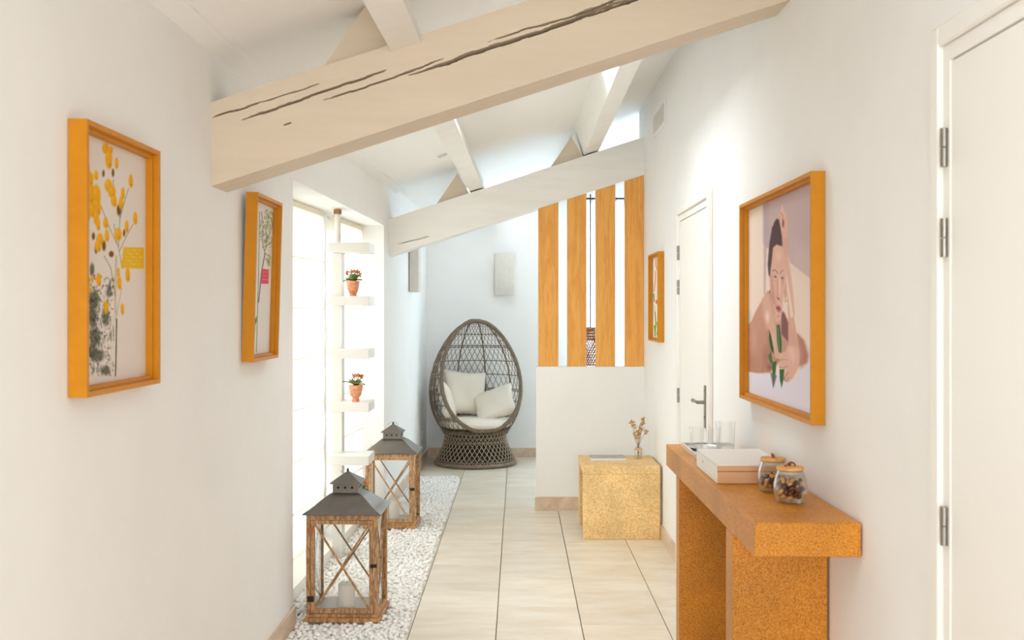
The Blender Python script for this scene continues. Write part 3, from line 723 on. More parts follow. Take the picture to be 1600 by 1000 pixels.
# picture 4: large portrait on the right
A = (1, 3.355, 4.445, 1.147, 1.937)
p = picture('large gilt-framed photo of a woman resting, holding green leaves, above the stone console', *A, .045)
c = canv(1, *A[1:], 260, 260, (240, 221, 208), .024)
z_ = lambda x, y: (1155 + x / 5.883, 310 + y / 5.883); a_ = lambda x, y: (1155 + x / 5.267, 460 + y / 5.267)
def PZ(l): return [z_(*q) for q in l]
def PA(l): return [a_(*q) for q in l]
c.poly([(1192, 250), (1275, 250), (1275, 442), (1235, 411), (1228, 388), (1198, 388), (1196, 460), (1193.5, 460)], (204, 182, 182), 1.2)
c.poly([(1192, 250), (1200, 250), (1202, 388), (1192.5, 380)], (186, 168, 172), 2.5, .6)
c.poly([(1240, 380), (1275, 395), (1275, 452), (1236, 418)], (226, 205, 198), 10, .35)
c.ell(1170, 495, 7, 14, (214, 216, 228), .8, .8)
c.poly(PA([(40, 625), (150, 645), (240, 640), (330, 640), (440, 700), (560, 560), (570, 450), (640, 435), (640, 1100), (40, 1100)]), (231, 226, 238), 1.5)
c.poly(PA([(575, 440), (640, 436), (640, 560), (570, 520)]), (206, 206, 222), 6, .5)
SK = (212, 166, 146)
c.poly(PA([(40, 285), (62, 258), (100, 222), (130, 150), (165, 85), (200, 30), (232, -30), (275, -20), (320, 80), (345, 260), (345, 500), (330, 560), (250, 645), (150, 648), (40, 630)]), SK, 1.2, 1, (196, 146, 126))
c.poly(PA([(345, 130), (372, 150), (408, 240), (408, 405), (345, 340)]), (146, 98, 98), 1.5)
c.poly(PA([(335, 310), (408, 400), (480, 410), (475, 320), (530, 375), (568, 500), (560, 560), (480, 600), (330, 560)]), (206, 158, 142), 1.2)
c.poly(PA([(480, 330), (530, 378), (566, 500), (555, 560), (510, 600), (520, 470)]), (176, 120, 104), 4, .7)
c.poly(PA([(190, 40), (235, -10), (262, 60), (300, 240), (330, 420), (332, 520), (300, 540), (245, 330), (200, 180)]), (222, 180, 162), 3)
c.ell(*a_(232, 185), 5, 14, (246, 222, 212), .9, .85); c.ell(*a_(285, 380), 4, 20, (236, 200, 186), .9, .6)
c.ell(*a_(120, 380), 8, 30, (222, 178, 158), 1, .5); c.ell(*a_(220, 500), 9, 22, (168, 116, 98), 1, .6); c.ell(*a_(90, 540), 10, 16, (186, 136, 116), 1, .5); c.ell(*a_(250, 600), 7, 8, (128, 88, 92), 1, .8)
c.poly(PA([(235, 300), (260, 420), (240, 560), (190, 640), (222, 520), (238, 400)]), (176, 124, 106), 4, .6)
# raised forearm and hand
c.poly(PZ([(385, 320), (442, 320), (452, 520), (478, 720), (498, 900), (510, 1080), (470, 1100), (455, 960), (432, 760), (415, 560), (392, 430)]) + PA([(490, 430), (405, 425), (405, 240), (398, 60)]), (220, 176, 158), 1.2)
c.poly(PZ([(440, 520), (462, 600), (498, 900), (505, 1000), (480, 1000), (450, 700)]) + PA([(440, 300), (425, 100)]), (238, 204, 190), 3, .5)
c.poly(PZ([(395, 60), (412, 95), (432, 150), (444, 210), (442, 345), (410, 380), (388, 330), (372, 250), (358, 185), (372, 120)]), (226, 184, 168), 1.2)
c.poly(PZ([(400, 190), (412, 210), (408, 270), (396, 250)]), (128, 76, 66), 1.2); c.line(PZ([(378, 130), (396, 150), (404, 190)]), .8, (176, 120, 104)); c.line(PZ([(362, 165), (376, 180), (372, 195)]), 1.1, (214, 158, 70)); c.line(PZ([(395, 60), (396, 130)]), 1.0, (244, 214, 204))
# hair
c.poly(PZ([(345, 185), (365, 195), (380, 270), (392, 350), (396, 440), (372, 446), (345, 425), (315, 450), (305, 560), (292, 650), (286, 730), (270, 700), (262, 610), (268, 520), (280, 400), (300, 280), (325, 215)]), (92, 70, 72), 1.2, 1, (104, 76, 70))
for k in range(14): c.line(PZ([(300 + 6 * k, 260 + 2 * k), (296 + 6.5 * k, 360), (308 + 5.5 * k, 425)]), .6, [(140, 116, 120), (66, 48, 50)][k % 2], .6)
# face
FC = (226, 184, 166)
c.poly(PZ([(312, 455), (345, 425), (392, 440), (412, 510), (426, 600), (430, 700), (424, 800), (412, 880), (400, 960)]) + PA([(358, 100), (350, 160), (332, 220), (318, 240), (298, 215), (280, 150), (268, 80)]) + PZ([(300, 900), (288, 820), (286, 700), (298, 600)]), FC, 1.2)
c.poly(PZ([(286, 740), (300, 700), (320, 860), (345, 1000), (300, 960)]) + PA([(290, 160), (268, 70)]), (196, 146, 130), 3, .7)
c.ell(*z_(362, 530), 7, 14, (240, 206, 190), 1, .7); c.ell(*z_(405, 760), 2.5, 12, (204, 152, 136), 1, .5)
c.line(PZ([(306, 672), (322, 655), (345, 672), (352, 690)]), .9, (110, 74, 66)); c.line(PZ([(376, 690), (392, 668), (408, 664)]), .9, (110, 74, 66))
for ex, ey in ((330, 728), (394, 740)):
    c.ell(*z_(ex, ey - 10), 3.2, 3.2, (170, 120, 108), .8, .6); c.ell(*z_(ex, ey), 2.6, 2.0, (234, 224, 222), .5); c.ell(*z_(ex + 2, ey), 1.2, 1.6, (86, 98, 116), .4); c.line(PZ([(ex - 15, ey - 4), (ex, ey - 14), (ex + 14, ey - 4)]), .7, (60, 40, 40)); c.ell(*z_(ex, ey + 26), 2.6, 1.5, (196, 148, 136), 1, .7)
c.line(PZ([(368, 720), (372, 800), (376, 880)]), 1.6, (244, 214, 202), .7); c.line(PZ([(352, 730), (350, 830), (350, 905)]), 1.3, (188, 136, 120), .6)
c.line(PZ([(348, 908), (358, 925), (374, 934)]), 1.1, (124, 64, 60)); c.ell(*z_(362, 918), 2.2, 1.8, (150, 92, 84), .9, .7)
c.poly(PA([(300, 108), (318, 92), (330, 96), (340, 108), (345, 124), (338, 130), (318, 124)]), (178, 96, 102), .8); c.poly(PA([(304, 114), (322, 122), (342, 128), (334, 150), (322, 148), (310, 134)]), (202, 122, 126), .8); c.line(PA([(302, 112), (322, 122), (343, 127)]), .7, (96, 46, 50))
c.ell(*a_(322, 178), 3, 3, (190, 134, 122), 1, .6)
c.line(PZ([(424, 950), (434, 944), (442, 935)]), .9, (150, 110, 50)); c.line(PZ([(278, 870), (284, 840)]), 1.0, (70, 60, 50)); c.poly(PZ([(414, 860), (428, 780), (434, 900), (420, 945)]), (196, 146, 130), 1.2, .8)
# lower hand, leaves
GR = (58, 98, 54)
c.poly(PA([(245, 292), (262, 340), (282, 440), (285, 490), (262, 460), (247, 380)]), GR, .8); c.poly(PA([(308, 252), (332, 252), (350, 400), (346, 485), (324, 470), (311, 380)]), (62, 106, 58), .8); c.line(PA([(320, 270), (326, 380), (330, 460)]), .8, (160, 190, 140), .8)
c.poly(PA([(238, 505), (262, 468), (275, 560), (256, 572)]), (84, 124, 72), .8); c.poly(PA([(270, 560), (308, 545), (296, 680), (278, 770)]), (70, 110, 60), .8); c.poly(PA([(255, 640), (275, 650), (310, 670), (290, 740), (280, 770)]), (110, 116, 104), .9, .8)
c.poly(PA([(405, 425), (488, 430), (500, 500), (490, 600), (440, 690), (410, 722), (385, 722), (366, 690), (372, 640), (385, 620), (330, 600), (322, 560), (335, 545), (320, 520), (330, 490), (380, 470)]), (228, 184, 168), 1.2)
c.poly(PA([(332, 615), (372, 615), (365, 700), (348, 772), (334, 700)]), (66, 108, 58), .8)
for q in (((322, 545), (360, 535), (392, 540)), ((330, 600), (365, 602), (400, 590)), ((368, 690), (388, 668), (405, 640)), ((390, 722), (400, 690), (408, 680))): c.line(PA(q), .9, (150, 96, 86), .8)
c.poly(PA([(400, 430), (440, 425), (470, 500), (450, 560), (420, 520)]), (242, 212, 202), 4, .6); c.line(PA([(285, 520), (305, 540), (322, 530)]), 1.0, (190, 110, 70)); c.poly(PA([(366, 692), (376, 688), (384, 716), (372, 712)]), (190, 120, 120), .6)
c.build(p)

# ------------------------------------------------------------------ console table in yellow limestone
con = thing('stone_console', 'long speckled yellow limestone console table against the right wall', 'console table', (.80, 3.88, 0))
def cb(x0, x1, y0, y1, z0, z1, b=.003): return MB().box(x0 - .80, x1 - .80, y0 - 3.88, y1 - 3.88, z0, z1, b=b)
cb(.655, .950, 2.99, 4.775, .821, .916).build('top_slab', 'stone', con)
cb(.656, .948, 3.307, 3.41, 0, .821).build('leg', 'stone', con)
cb(.656, .948, 4.40, 4.48, 0, .821).build('leg', 'stone', con)

side = thing('stone_side_table', 'square speckled pale yellow limestone side table in front of the partition', 'side table', (.687, 7.39, 0))
def sb(x0, x1, y0, y1, z0, z1, b=.003): return MB().box(x0 - .687, x1 - .687, y0 - 7.39, y1 - 7.39, z0, z1, b=b)
sb(.43, .938, 7.12, 7.66, .429, .484).build('top_slab', 'stone2', side)
sb(.43, .938, 7.12, 7.185, 0, .4285).build('panel', 'stone2', side)
sb(.43, .938, 7.595, 7.66, 0, .4285).build('panel', 'stone2', side)

# keepsake box on the console
bo = thing('lidded_box', 'flat taupe lidded gift box on the console beside the glass jars', 'box', (.793, 3.878, .9165))
MB().box(-.116, .117, -.209, .208, 0, .040, b=.0015).build('tray', 'box', bo)
MB().box(-.1165, .1175, -.2095, .2085, .0415, .060, b=.0015).build('lid', 'box', bo)
MB().box(-.117, .118, -.2095, .2085, .060, .0655, b=.001).build('lid_top', 'boxl', bo)
MB().box(-.1178, -.1160, -.2075, .2065, .001, .0595).build('side_wrap', 'boxl', bo)
MB().cyl((-.1178, .07, .036), (-.1184, .07, .036), .006, 12).build('emblem', 'steel', bo)
em = MB()
for k, (a, wd) in enumerate(((-.052, .010), (-.036, .014), (-.016, .008), (-.003, .016), (.018, .009))): em.box(a + .01, a + .01 + wd, -.060, -.054, .0655, .0659)
em.build('foil_lettering', 'logo', bo)

# glass jars with bamboo lids
def jar_():
    t = thing('glass_jar', '', 'jar')
    out = [(.030, .001), (.040, .004), (.049, .022), (.052, .040), (.0505, .060), (.045, .080), (.039, .098)]
    inn = [(.037, .098), (.043, .080), (.048, .060), (.0495, .040), (.0465, .023), (.038, .007), (.002, .006)]
    MB().lathe([(.001, .001)] + out + inn, 36, flute=None).build('body', 'tumbler', t, smooth=50)
    MB().lathe([(.0365, .088), (.038, .092), (.0365, .098)], 24).build('seal', 'seal', t, smooth=50)
    l = MB().lathe([(.038, .0985), (.041, .101), (.041, .108), (.039, .1105), (.001, .1108)], 32).build('lid', 'cork', t, smooth=40)
    MB().tube([(.016, .0, .111), (.013, .004, .119), (.004, .004, .122), (-.006, -.002, .120), (-.012, -.004, .114), (-.018, 0, .112)], .0028, 6).build('loop', 'leather', l, smooth=60)
    MB().ball((-.002, 0, .117), .006, n=8).build('knot', 'leather', l, smooth=60)
    return t
j1 = jar_(); j1.location = (.834, 3.312, .9162); j1['label'] = 'glass jar of nuts with a bamboo lid, nearest the console end'
j2 = copy_tree(j1); j2.location = (.829, 3.512, .9162); j2.rotation_euler = (0, 0, 1.3); j2['label'] = 'glass jar with a bamboo lid, second in line beside the taupe box'
nm = [MB().ball((0, 0, 0), 1, n=10), MB().ball((0, 0, 0), 1, n=10)]
def nuts(jx, jy, n, seed, label, group, zmax):
    rn = random.Random(seed); placed = []; k = 0; tries = 0; proto = {}
    while k < n and tries < 6000:
        tries += 1; r = .0085 + .002 * rn.random(); z = .009 + r * .8 + (zmax - .01) * (k / n) * (.75 + .5 * rn.random())
        rmax = float(np.interp(z, [0, .01, .022, .04, .06], [.030, .036, .0455, .0485, .0475])) - r * 1.08; a = rn.random() * 6.28; q = rmax * math.sqrt(rn.random())
        pt = Vector((q * math.cos(a), q * math.sin(a), z))
        if any((pt - p0).length < (r + r0) * .70 for p0, r0 in placed): continue
        placed.append((pt, r)); mk = 'nut1' if rn.random() < .52 else 'nut2'
        if mk not in proto:
            o = nm[0].build('nut', mk, smooth=80); proto[mk] = o
        else: o = proto[mk].copy(); COL.objects.link(o)
        o.location = (jx + pt.x, jy + pt.y, .9162 + z); o.rotation_euler = (rn.random() * 3, rn.random() * 3, rn.random() * 3); o.scale = (r * 1.12, r * .78, r * .66)
        tag(o, ('pale tan nut ' if mk == 'nut1' else 'dark brown dried fruit ') + label, 'nut' if mk == 'nut1' else 'dried fruit', group); k += 1
        if mk == 'nut2': o.name = 'dried_fruit'
nuts(.834, 3.312, 64, 1, 'inside the glass jar nearest the console end', 'nuts in the nearer jar', .056)
nuts(.829, 3.512, 40, 2, 'inside the second glass jar beside the box', 'nuts in the farther jar', .045)

# tray with glasses
tr = thing('serving_tray', 'low rectangular silver tray at the far end of the console, holding clear glasses', 'tray', (.815, 4.475, .9163))
m = MB().box(-.106, .106, -.185, .185, 0, .006)
m.build('base', 'silver', tr)
m = MB(); m.box(-.11, -.104, -.19, .19, .0, .020).box(.104, .11, -.19, .19, 0, .020).box(-.104, .104, -.19, -.184, 0, .020).box(-.104, .104, .184, .19, 0, .020)
m.build('rim', 'silver', tr)
def dish(x, y, r, label):
    t = thing('silver_dish', label, 'dish', (x, y, .9225)); MB().lathe([(.001, 0), (r * .8, 0), (r, .012), (r - .003, .0125), (r * .78, .003), (.001, .003)], 36).build('bowl', 'silver', t, smooth=40)
dish(.785, 4.535, .072, 'round silver dish on the tray, under the two short glasses'); dish(.84, 4.38, .060, 'round silver dish on the tray nearer the taupe box')
def glass(x, y, z, r, h, label):
    o = MB().lathe([(.001, 0), (r * .82, 0), (r * .86, .004), (r, h), (r - .0016, h), (r * .84, .010), (.001, .009)], 28).build('drinking_glass', 'tumbler', smooth=40); o.location = (x, y, z); tag(o, label, 'glass')
glass(.757, 4.57, .9262, .031, .086, 'short clear drinking glass on the silver tray, leftmost in the photo'); glass(.822, 4.545, .9262, .031, .086, 'short clear drinking glass on the silver tray, in the middle')
glass(.842, 4.385, .9262, .040, .128, 'tall wide clear glass on the silver tray, nearest the wall')

# magazine and vase on the side table
mg = thing('magazine', 'flat grey-covered magazine on the stone side table', 'magazine', (.622, 7.50, .4845))
MB().box(-.122, .122, -.12, .14, 0, .004).build('pages', 'paper', mg)
MB().box(-.1225, .1225, -.05, .1405, .004, .0048).build('cover_photo', 'ink', mg); MB().box(-.1225, .1225, -.1205, -.05, .004, .0048).build('cover', 'paper', mg)
va = thing('glass_vase', 'small clear glass bottle vase on the stone side table', 'vase', (.831, 7.46, .4845))
MB().lathe([(.001, 0), (.026, 0), (.0275, .004), (.0275, .066), (.024, .074), (.0165, .080), (.0165, .092), (.0145, .092), (.0145, .080), (.022, .073), (.0255, .066), (.0255, .005), (.001, .005)], 28).build('bottle', 'tumbler', va, smooth=40)
MB().lathe([(.001, .0055), (.0250, .0056), (.0250, .045), (.001, .045)], 24).build('water', glass_mat('water_fill', (.96, .93, .86), .6, 1.33), va, smooth=40)
MB().lathe([(.0280, .060), (.0284, .062), (.0284, .074), (.024, .0755)], 24).build('twine_band', 'sand', va)
bq = thing('dried_bouquet', 'small bunch of dried beige flowers standing in the glass vase', 'flowers', (.831, 7.46, .4905))
rn = random.Random(8)
tips = [(-.047, 0, .245), (-.030, .02, .215), (-.006, -.02, .15), (.006, .01, .17), (.034, 0, .265), (.028, .02, .235), (.05, -.01, .185), (.018, .0, .205), (-.02, -.01, .165)]
for tx, ty, tz in tips:
    MB().tube([(0, 0, .003), (tx * .1, ty * .1, .085), (tx * .45, ty * .5, .13), (tx, ty, tz)], .0010, 5).build('stem', 'dry2', bq)
    f = MB()
    for q in range(7):
        f.ball((tx + rn.gauss(0, .006), ty + rn.gauss(0, .006), tz + rn.gauss(0, .010)), .0088, 1, 1, .8, 6)
    f.build('flower_head', 'dry', bq)
for k in range(16):
    a = rn.random() * 6.28; z = .12 + .11 * rn.random(); r = .018 + .03 * rn.random()
    M = Matrix.Rotation(a, 3, 'Z') @ Matrix.Rotation(-.5 + rn.random(), 3, 'Y')
    MB().ball((r * math.cos(a), r * math.sin(a) * .7, z), .012, 1.0, .35, .16, 6, M).build('leaf', 'dry2' if k % 2 else 'dry', bq)

# ------------------------------------------------------------------ gravel bed
bed = thing('gravel_bed', 'long bed of small white pebbles along the left wall under the window', 'gravel bed', (-.8, 7.0, 0))
MB().hexa([(x + .8, y - 7, z) for z in (-.015, -.012) for (x, y) in ((-1.057, 4.31), (-.512, 4.31), (-.512, 9.785), (-.95, 9.785))]).build('underlay', 'bed', bed)
import bmesh
def stone_shapes():
    res = []
    rs = np.random.RandomState(2)
    for k in range(10):
        bm = bmesh.new(); bmesh.ops.create_icosphere(bm, subdivisions=1, radius=1)
        for v_ in bm.verts:
            v_.co *= .86 + .28 * rs.rand()
        res.append((np.array([v_.co[:] for v_ in bm.verts]), [tuple(x.index for x in f.verts) for f in bm.faces])); bm.free()
    return res
shp = stone_shapes(); rs = np.random.RandomState(7)
meshes = []
for vv, ff in shp:
    me = bpy.data.meshes.new('pebble'); me.from_pydata(vv.tolist(), [], ff); me.polygons.foreach_set('use_smooth', [True] * len(ff)); me.materials.append(MT['pebble']); meshes.append(me)
items = []
for layer, step, z0 in ((0, .0235, -.006), (1, .0285, .007)):
    y = 4.33
    while y < 9.78:
        lx = -1.052 if y < 5.16 else ((-1.165 + .0292 * (y - 5.16) + .008) if y < 7.9 else wx(y) + .022)
        x = lx + rs.rand() * .01
        while x < -.520:
            if rs.rand() < (1.0 if layer == 0 else .72):
                s = .0115 + .0045 * rs.rand()
                px = x + rs.randn() * .004; 
                edge = min(1, max(0, (-.515 - px) / .03))
                if px < -.522: items.append((px, y + rs.randn() * .004, z0 + rs.randn() * .0022 - .004 * (1 - edge), s * (1 + .3 * rs.rand()), s * .95, s * (.62 + .2 * rs.rand()), rs.rand(3) * (0.7, .7, 6.28), rs.randint(10)))
            x += step * (.9 + .25 * rs.rand())
        y += step * .88
def visible(it):
    x, y = it[0], it[1]; px = 809 + x * F / y; py = 487 + (EYE - it[2]) * F / y
    if py > 998 or px < 459: return None
    if -1.03 < x < -.655 and 5.155 < y < 5.50: return None
    if it[2] < .0: return None
    return y
cand = sorted([(visible(it), i) for i, it in enumerate(items) if visible(it) is not None])
single = set(i for _, i in cand[:290])
V = []; Fc = []; off = 0
from mathutils import Euler
for i, it in enumerate(items):
    x, y, z, a, b_, c_, e, k = it
    if i in single:
        o = bpy.data.objects.new('pebble', meshes[k]); COL.objects.link(o); o.parent = bed; o.location = (x + .8, y - 7, z); o.rotation_euler = tuple(e); o.scale = (a, b_, c_)
    else:
        if -1.02 < x < -.665 and (5.17 < y < 5.49 or 7.41 < y < 7.73) and z > 0.002: continue
        Rm = np.array(Euler(tuple(e)).to_matrix()); P = (shp[k][0] * (a, b_, c_)) @ Rm.T + (x + .8, y - 7, z)
        V.append(P); Fc.append(np.array(shp[k][1]) + off); off += len(P)
me = bpy.data.meshes.new('pebbles'); me.from_pydata(np.vstack(V).tolist(), [], np.vstack(Fc).tolist()); me.polygons.foreach_set('use_smooth', [True] * len(me.polygons)); me.materials.append(MT['pebble'])
o = bpy.data.objects.new('pebbles', me); COL.objects.link(o); o.parent = bed; o['kind'] = 'stuff'

# ------------------------------------------------------------------ lanterns
def lantern():
    t = thing('lantern', '', 'lantern', group='wooden lanterns on the gravel'); W, D, HB = .172, .158, .515
    def b(*a, **k): return MB().box(*a, **k)
    b(-.183, .183, -.169, .169, 0, .022, b=.003).build('base_board', 'lwood', t)
    b(-W, W, -D, D, .022, .040, b=.002).build('base_rail', 'lwood', t)
    b(-W + .02, W - .02, -D + .02, D - .02, .040, .043).build('floor_plate', 'seal', t)
    pw = .020
    for sx in (-1, 1):
        for sy in (-1, 1):
            x0, x1 = sorted((sx * W, sx * (W - pw))); y0, y1 = sorted((sy * D, sy * (D - pw))); b(x0, x1, y0, y1, .040, HB - .004, b=.001).build('post', 'lwood', t)
    for sy in (-1, 1):
        y0, y1 = sorted((sy * D, sy * (D - .018))); b(-W + pw, W - pw, y0, y1, HB - .024, HB - .004).build('top_rail', 'lwood', t)
    for sx in (-1, 1):
        x0, x1 = sorted((sx * W, sx * (W - .018))); b(x0, x1, -D + pw, D - pw, HB - .024, HB - .004).build('top_rail', 'lwood', t)
    # door in front with its own stiles
    dr = MB(); y0, y1 = -D - .001, -D + .013; xi = W - pw - .003; zb_, zt_ = .044, HB - .027; st = .018
    dr.box(-xi, -xi + st, y0, y1, zb_, zt_).box(xi - st, xi, y0, y1, zb_, zt_).box(-xi + st, xi - st, y0, y1, zb_, zb_ + st + .004).box(-xi + st, xi - st, y0, y1, zt_ - st, zt_)
    d = dr.build('door', 'lwood', t); d.location = (0, 0, 0)
    ym = -D + .006
    for sg in (1, -1): MB().bar((-xi + st, ym + sg * .0008, (zb_ + st) if sg > 0 else (zt_ - st)), (xi - st, ym + sg * .0008, (zt_ - st) if sg > 0 else (zb_ + st)), .007, .009, up=(1, 0, 0)).build('cross_bar', 'lwood', d)
    MB().box(-xi + st, xi - st, ym + .004, ym + .006, zb_ + st, zt_ - st).build('glass_pane', 'glass', d)
    MB().cyl((xi - .004, y0 - .001, .272), (xi - .004, y0 - .012, .272), .009, 12).build('latch', 'dark', d)
    MB().box(xi - .012, W - .004, y0 - .004, y0 - .001, .264, .280).build('latch_plate', 'dark', t)
    MB().box(-W + .006, -xi + .014, y0 - .003, y0 - .0005, .428, .456).build('hinge', 'copper', t); MB().box(-W + .006, -xi + .014, y0 - .003, y0 - .0005, .098, .126).build('hinge', 'dark', t)
    zb2, zt2_ = .040, HB - .024
    for sx in (-1, 1):
        xm = sx * (W - .008)
        for sg in (1, -1): MB().bar((xm, (-D + pw), zb2 if sg > 0 else zt2_), (xm, (D - pw), zt2_ if sg > 0 else zb2), .008, .007, up=(1, 0, 0)).build('cross_bar', 'lwood', t)
        MB().box(xm - sx * .006 - .001, xm - sx * .006 + .001, -D + pw, D - pw, zb2, zt2_).build('glass_pane', 'glass', t)
    ym = D - .008
    for sg in (1, -1): MB().bar((-W + pw, ym, zb2 if sg > 0 else zt2_), (W - pw, ym, zt2_ if sg > 0 else zb2), .008, .007, up=(0, 1, 0)).build('cross_bar', 'lwood', t)
    MB().box(-W + pw, W - pw, ym - .007, ym - .005, zb2, zt2_).build('glass_pane', 'glass', t)
    # concave zinc roof
    prof = [(.188, HB), (.188, HB + .004), (.180, HB + .010), (.160, HB + .021), (.138, HB + .037), (.114, HB + .057), (.092, HB + .075), (.076, HB + .085), (.064, HB + .090)]
    m = MB(); vs = []; ra = .176 / .188
    for r, z in prof: vs += [(-r, -r * ra if r > .07 else -r, z), (r, -r * ra if r > .07 else -r, z), (r, r * ra if r > .07 else r, z), (-r, r * ra if r > .07 else r, z)]
    fs = [(3, 2, 1, 0)] + [(i * 4 + k, i * 4 + (k + 1) % 4, i * 4 + 4 + (k + 1) % 4, i * 4 + 4 + k) for i in range(len(prof) - 1) for k in range(4)] + [tuple((len(prof) - 1) * 4 + k for k in range(4))]
    rf = m.add(vs, fs).build('roof', 'zinc', t, smooth=28)
    nz = HB + .090; ck = MB().box(-.062, .062, -.062, .062, nz, nz + .044).build('vent_box', 'zinc', rf)
    for s_ in (-.036, -.002, .032):
        MB().cyl((s_, -.0615, nz + .025), (s_, -.0628, nz + .025), .006, 12).build('vent_hole', 'hole', rf); MB().cyl((.0615, s_, nz + .025), (.0628, s_, nz + .025), .006, 12).build('vent_hole', 'hole', rf)
    m = MB(); q = .077; z = nz + .044
    m.add([(-q, -q, z), (q, -q, z), (q, q, z), (-q, q, z), (-q, -q, z + .003), (q, -q, z + .003), (q, q, z + .003), (-q, q, z + .003), (0, 0, z + .056)], [(3, 2, 1, 0), (0, 1, 5, 4), (1, 2, 6, 5), (2, 3, 7, 6), (3, 0, 4, 7), (4, 5, 8), (5, 6, 8), (6, 7, 8), (7, 4, 8)]).build('cap', 'zinc', rf)
    MB().lathe([(.001, z + .050), (.006, z + .052), (.006, z + .064), (.001, z + .067)], 12).build('knob', 'dark', rf)
    MB().tube([(.034 * math.cos(a), 0, z + .045 + .022 * math.sin(a)) for a in np.linspace(0, math.pi, 15)], .0014, 5).build('handle', 'steel', rf)
    return t
l1 = lantern(); l1.location = (-.838, 5.335, .012); l1.rotation_euler = (0, 0, R(-1.5)); l1['label'] = 'tall wooden lantern with zinc roof, nearer one standing on the white pebbles'
l2 = copy_tree(l1); l2.location = (-.872, 7.57, .012); l2.rotation_euler = (0, 0, R(-1.0)); l2['label'] = 'tall wooden lantern with zinc roof, farther one between shelf tower and egg chair'
def candle(x, y, r, h, label):
    t = thing('pillar_candle', label, 'candle', (x, y, .0555)); MB().lathe([(.001, 0), (r, 0), (r, h - .003), (r - .003, h), (.001, h - .002)], 28).build('wax', 'candle', t, smooth=40)
    MB().cyl((0, 0, h - .003), (0, 0, h + .006), .001, 6).build('wick', 'wick', t)
candle(-.838, 5.30, .041, .115, 'white pillar candle standing inside the nearer lantern'); candle(-.862, 7.55, .036, .125, 'white pillar candle standing inside the farther lantern')

# ------------------------------------------------------------------ shelf tower by the window
sh = thing('shelf_tower', 'white tower of small square shelves on a pole in front of the window', 'shelf', (-1.00, 6.53, 0))
for z in (.273, .589, .905, 1.221, 1.537, 1.854): MB().box(-.122, .118, -.13, .13, z, z + .056, b=.002).build('shelf', 'shelf', sh)
MB().box(-.125, -.065, .02, .128, 0, .273).build('post', 'shelf', sh)
for z in (.329, .645, .961, 1.277, 1.593): MB().box(-.125, -.065, .02, .128, z, z + .26).build('post', 'shelf', sh)
MB().cyl((-.10, .075, 1.91), (-.10, .075, 2.095), .019, 16).build('tension_pole', 'shelf', sh, smooth=40)
MB().cyl((-.10, .075, 2.095), (-.10, .075, 2.124), .024, 16).build('adjusting_screw', 'copper', sh, smooth=40)

def kalanchoe(x, y, z, seed, label, prof, kind):
    t = thing('potted_kalanchoe', label, 'plant', (x, y, z)); rn = random.Random(seed)
    MB().lathe(prof, 28).build('pot', 'pot', t, smooth=45)
    hh = prof[-3][1]; r0 = prof[-3][0]; MB().lathe([(.001, hh - .012), (r0 * .9, hh - .012)], 20).build('soil', 'soil', t)
    def leaf(a, L, el, w, m='leaf'):
        mb = MB(); n = 6; vs = []
        for i in range(n + 1):
            u = i / n; r = .008 + L * u * math.cos(el); zz = hh - .004 + L * math.sin(el) * u - .35 * L * u * u * math.cos(el) + .008; ww = w * math.sin(math.pi * min(1, u * .92 + .05)) ** .8 + .0015
            for sg, dz in ((-1, .002), (0, -.002), (1, .002)): vs.append((r * math.cos(a) - sg * ww * math.sin(a), r * math.sin(a) + sg * ww * math.cos(a), zz + dz))
        vs2 = [(p[0], p[1], p[2] - .0022) for p in vs]; k = 3
        fs = [(i * k + j, i * k + j + 1, i * k + k + j + 1, i * k + k + j) for i in range(n) for j in range(2)]
        m0 = len(vs); fs += [tuple(q + m0 for q in f[::-1]) for f in fs]
        edge = [0, 1, 2] + [i * k + 2 for i in range(1, n + 1)] + [n * k + 1] + [i * k for i in range(n, 0, -1)]
        fs += [(edge[i], edge[(i + 1) % len(edge)], edge[(i + 1) % len(edge)] + m0, edge[i] + m0) for i in range(len(edge))]
        mb.add(vs + vs2, fs).build('leaf', m, t, smooth=50)
    for k in range(16): leaf(rn.random() * 6.28, .038 + .018 * rn.random(), .3 + .9 * rn.random(), .015, 'leaf' if rn.random() < .75 else 'leaf2')
    leaf(4.9, .035, .55, .017, 'leaf2')
    if kind == 1: leaf(3.4, .082, .55, .008); leaf(2.6, .055, 1.1, .005)
    else: leaf(3.3, .055, .25, .009); leaf(-.15, .050, .35, .008); leaf(2.9, .05, .6, .008)
    heads = [(-.034, 0, .062), (-.008, .0, .066), (.014, -.01, .066), (.028, .01, .064), (.038, 0, .050)] if kind == 0 else [(-.012, 0, .066), (.006, -.01, .072), (.022, .0, .068), (.034, .01, .062), (.012, .014, .066)]
    for hx, hy, hz in heads:
        hz -= .010
        MB().tube([(hx * .2, hy * .2, hh - .012), (hx * .6, hy * .6, hh + hz * .5), (hx, hy, hh + hz - .004)], .0024, 6).build('stem', 'leaf', t)
        f = MB()
        for q in range(12):
            a = rn.random() * 6.28; r = .011 * math.sqrt(rn.random()); f.ball((hx + r * math.cos(a), hy + r * math.sin(a), hh + hz + rn.gauss(0, .005)), .0062, 1, 1, .8, 6)
        f.build('flower_head', 'bloom', t)
    return t
cup = [(.001, 0), (.022, 0), (.023, .006), (.019, .012), (.026, .022), (.034, .045), (.037, .065), (.041, .086), (.0435, .091), (.040, .091), (.034, .075)]
foot = [(.001, 0), (.022, 0), (.0225, .014), (.020, .020), (.023, .026), (.033, .038), (.037, .060), (.0425, .092), (.0435, .098), (.040, .098), (.034, .080)]
kalanchoe(-.990, 6.50, 1.5935, 1, 'potted kalanchoe in marbled terracotta cup, on the upper shelf of the tower', cup, 0)
kalanchoe(-.972, 6.49, .9615, 2, 'potted kalanchoe with a stray leaf to the left, in a footed terracotta pot', foot, 1)
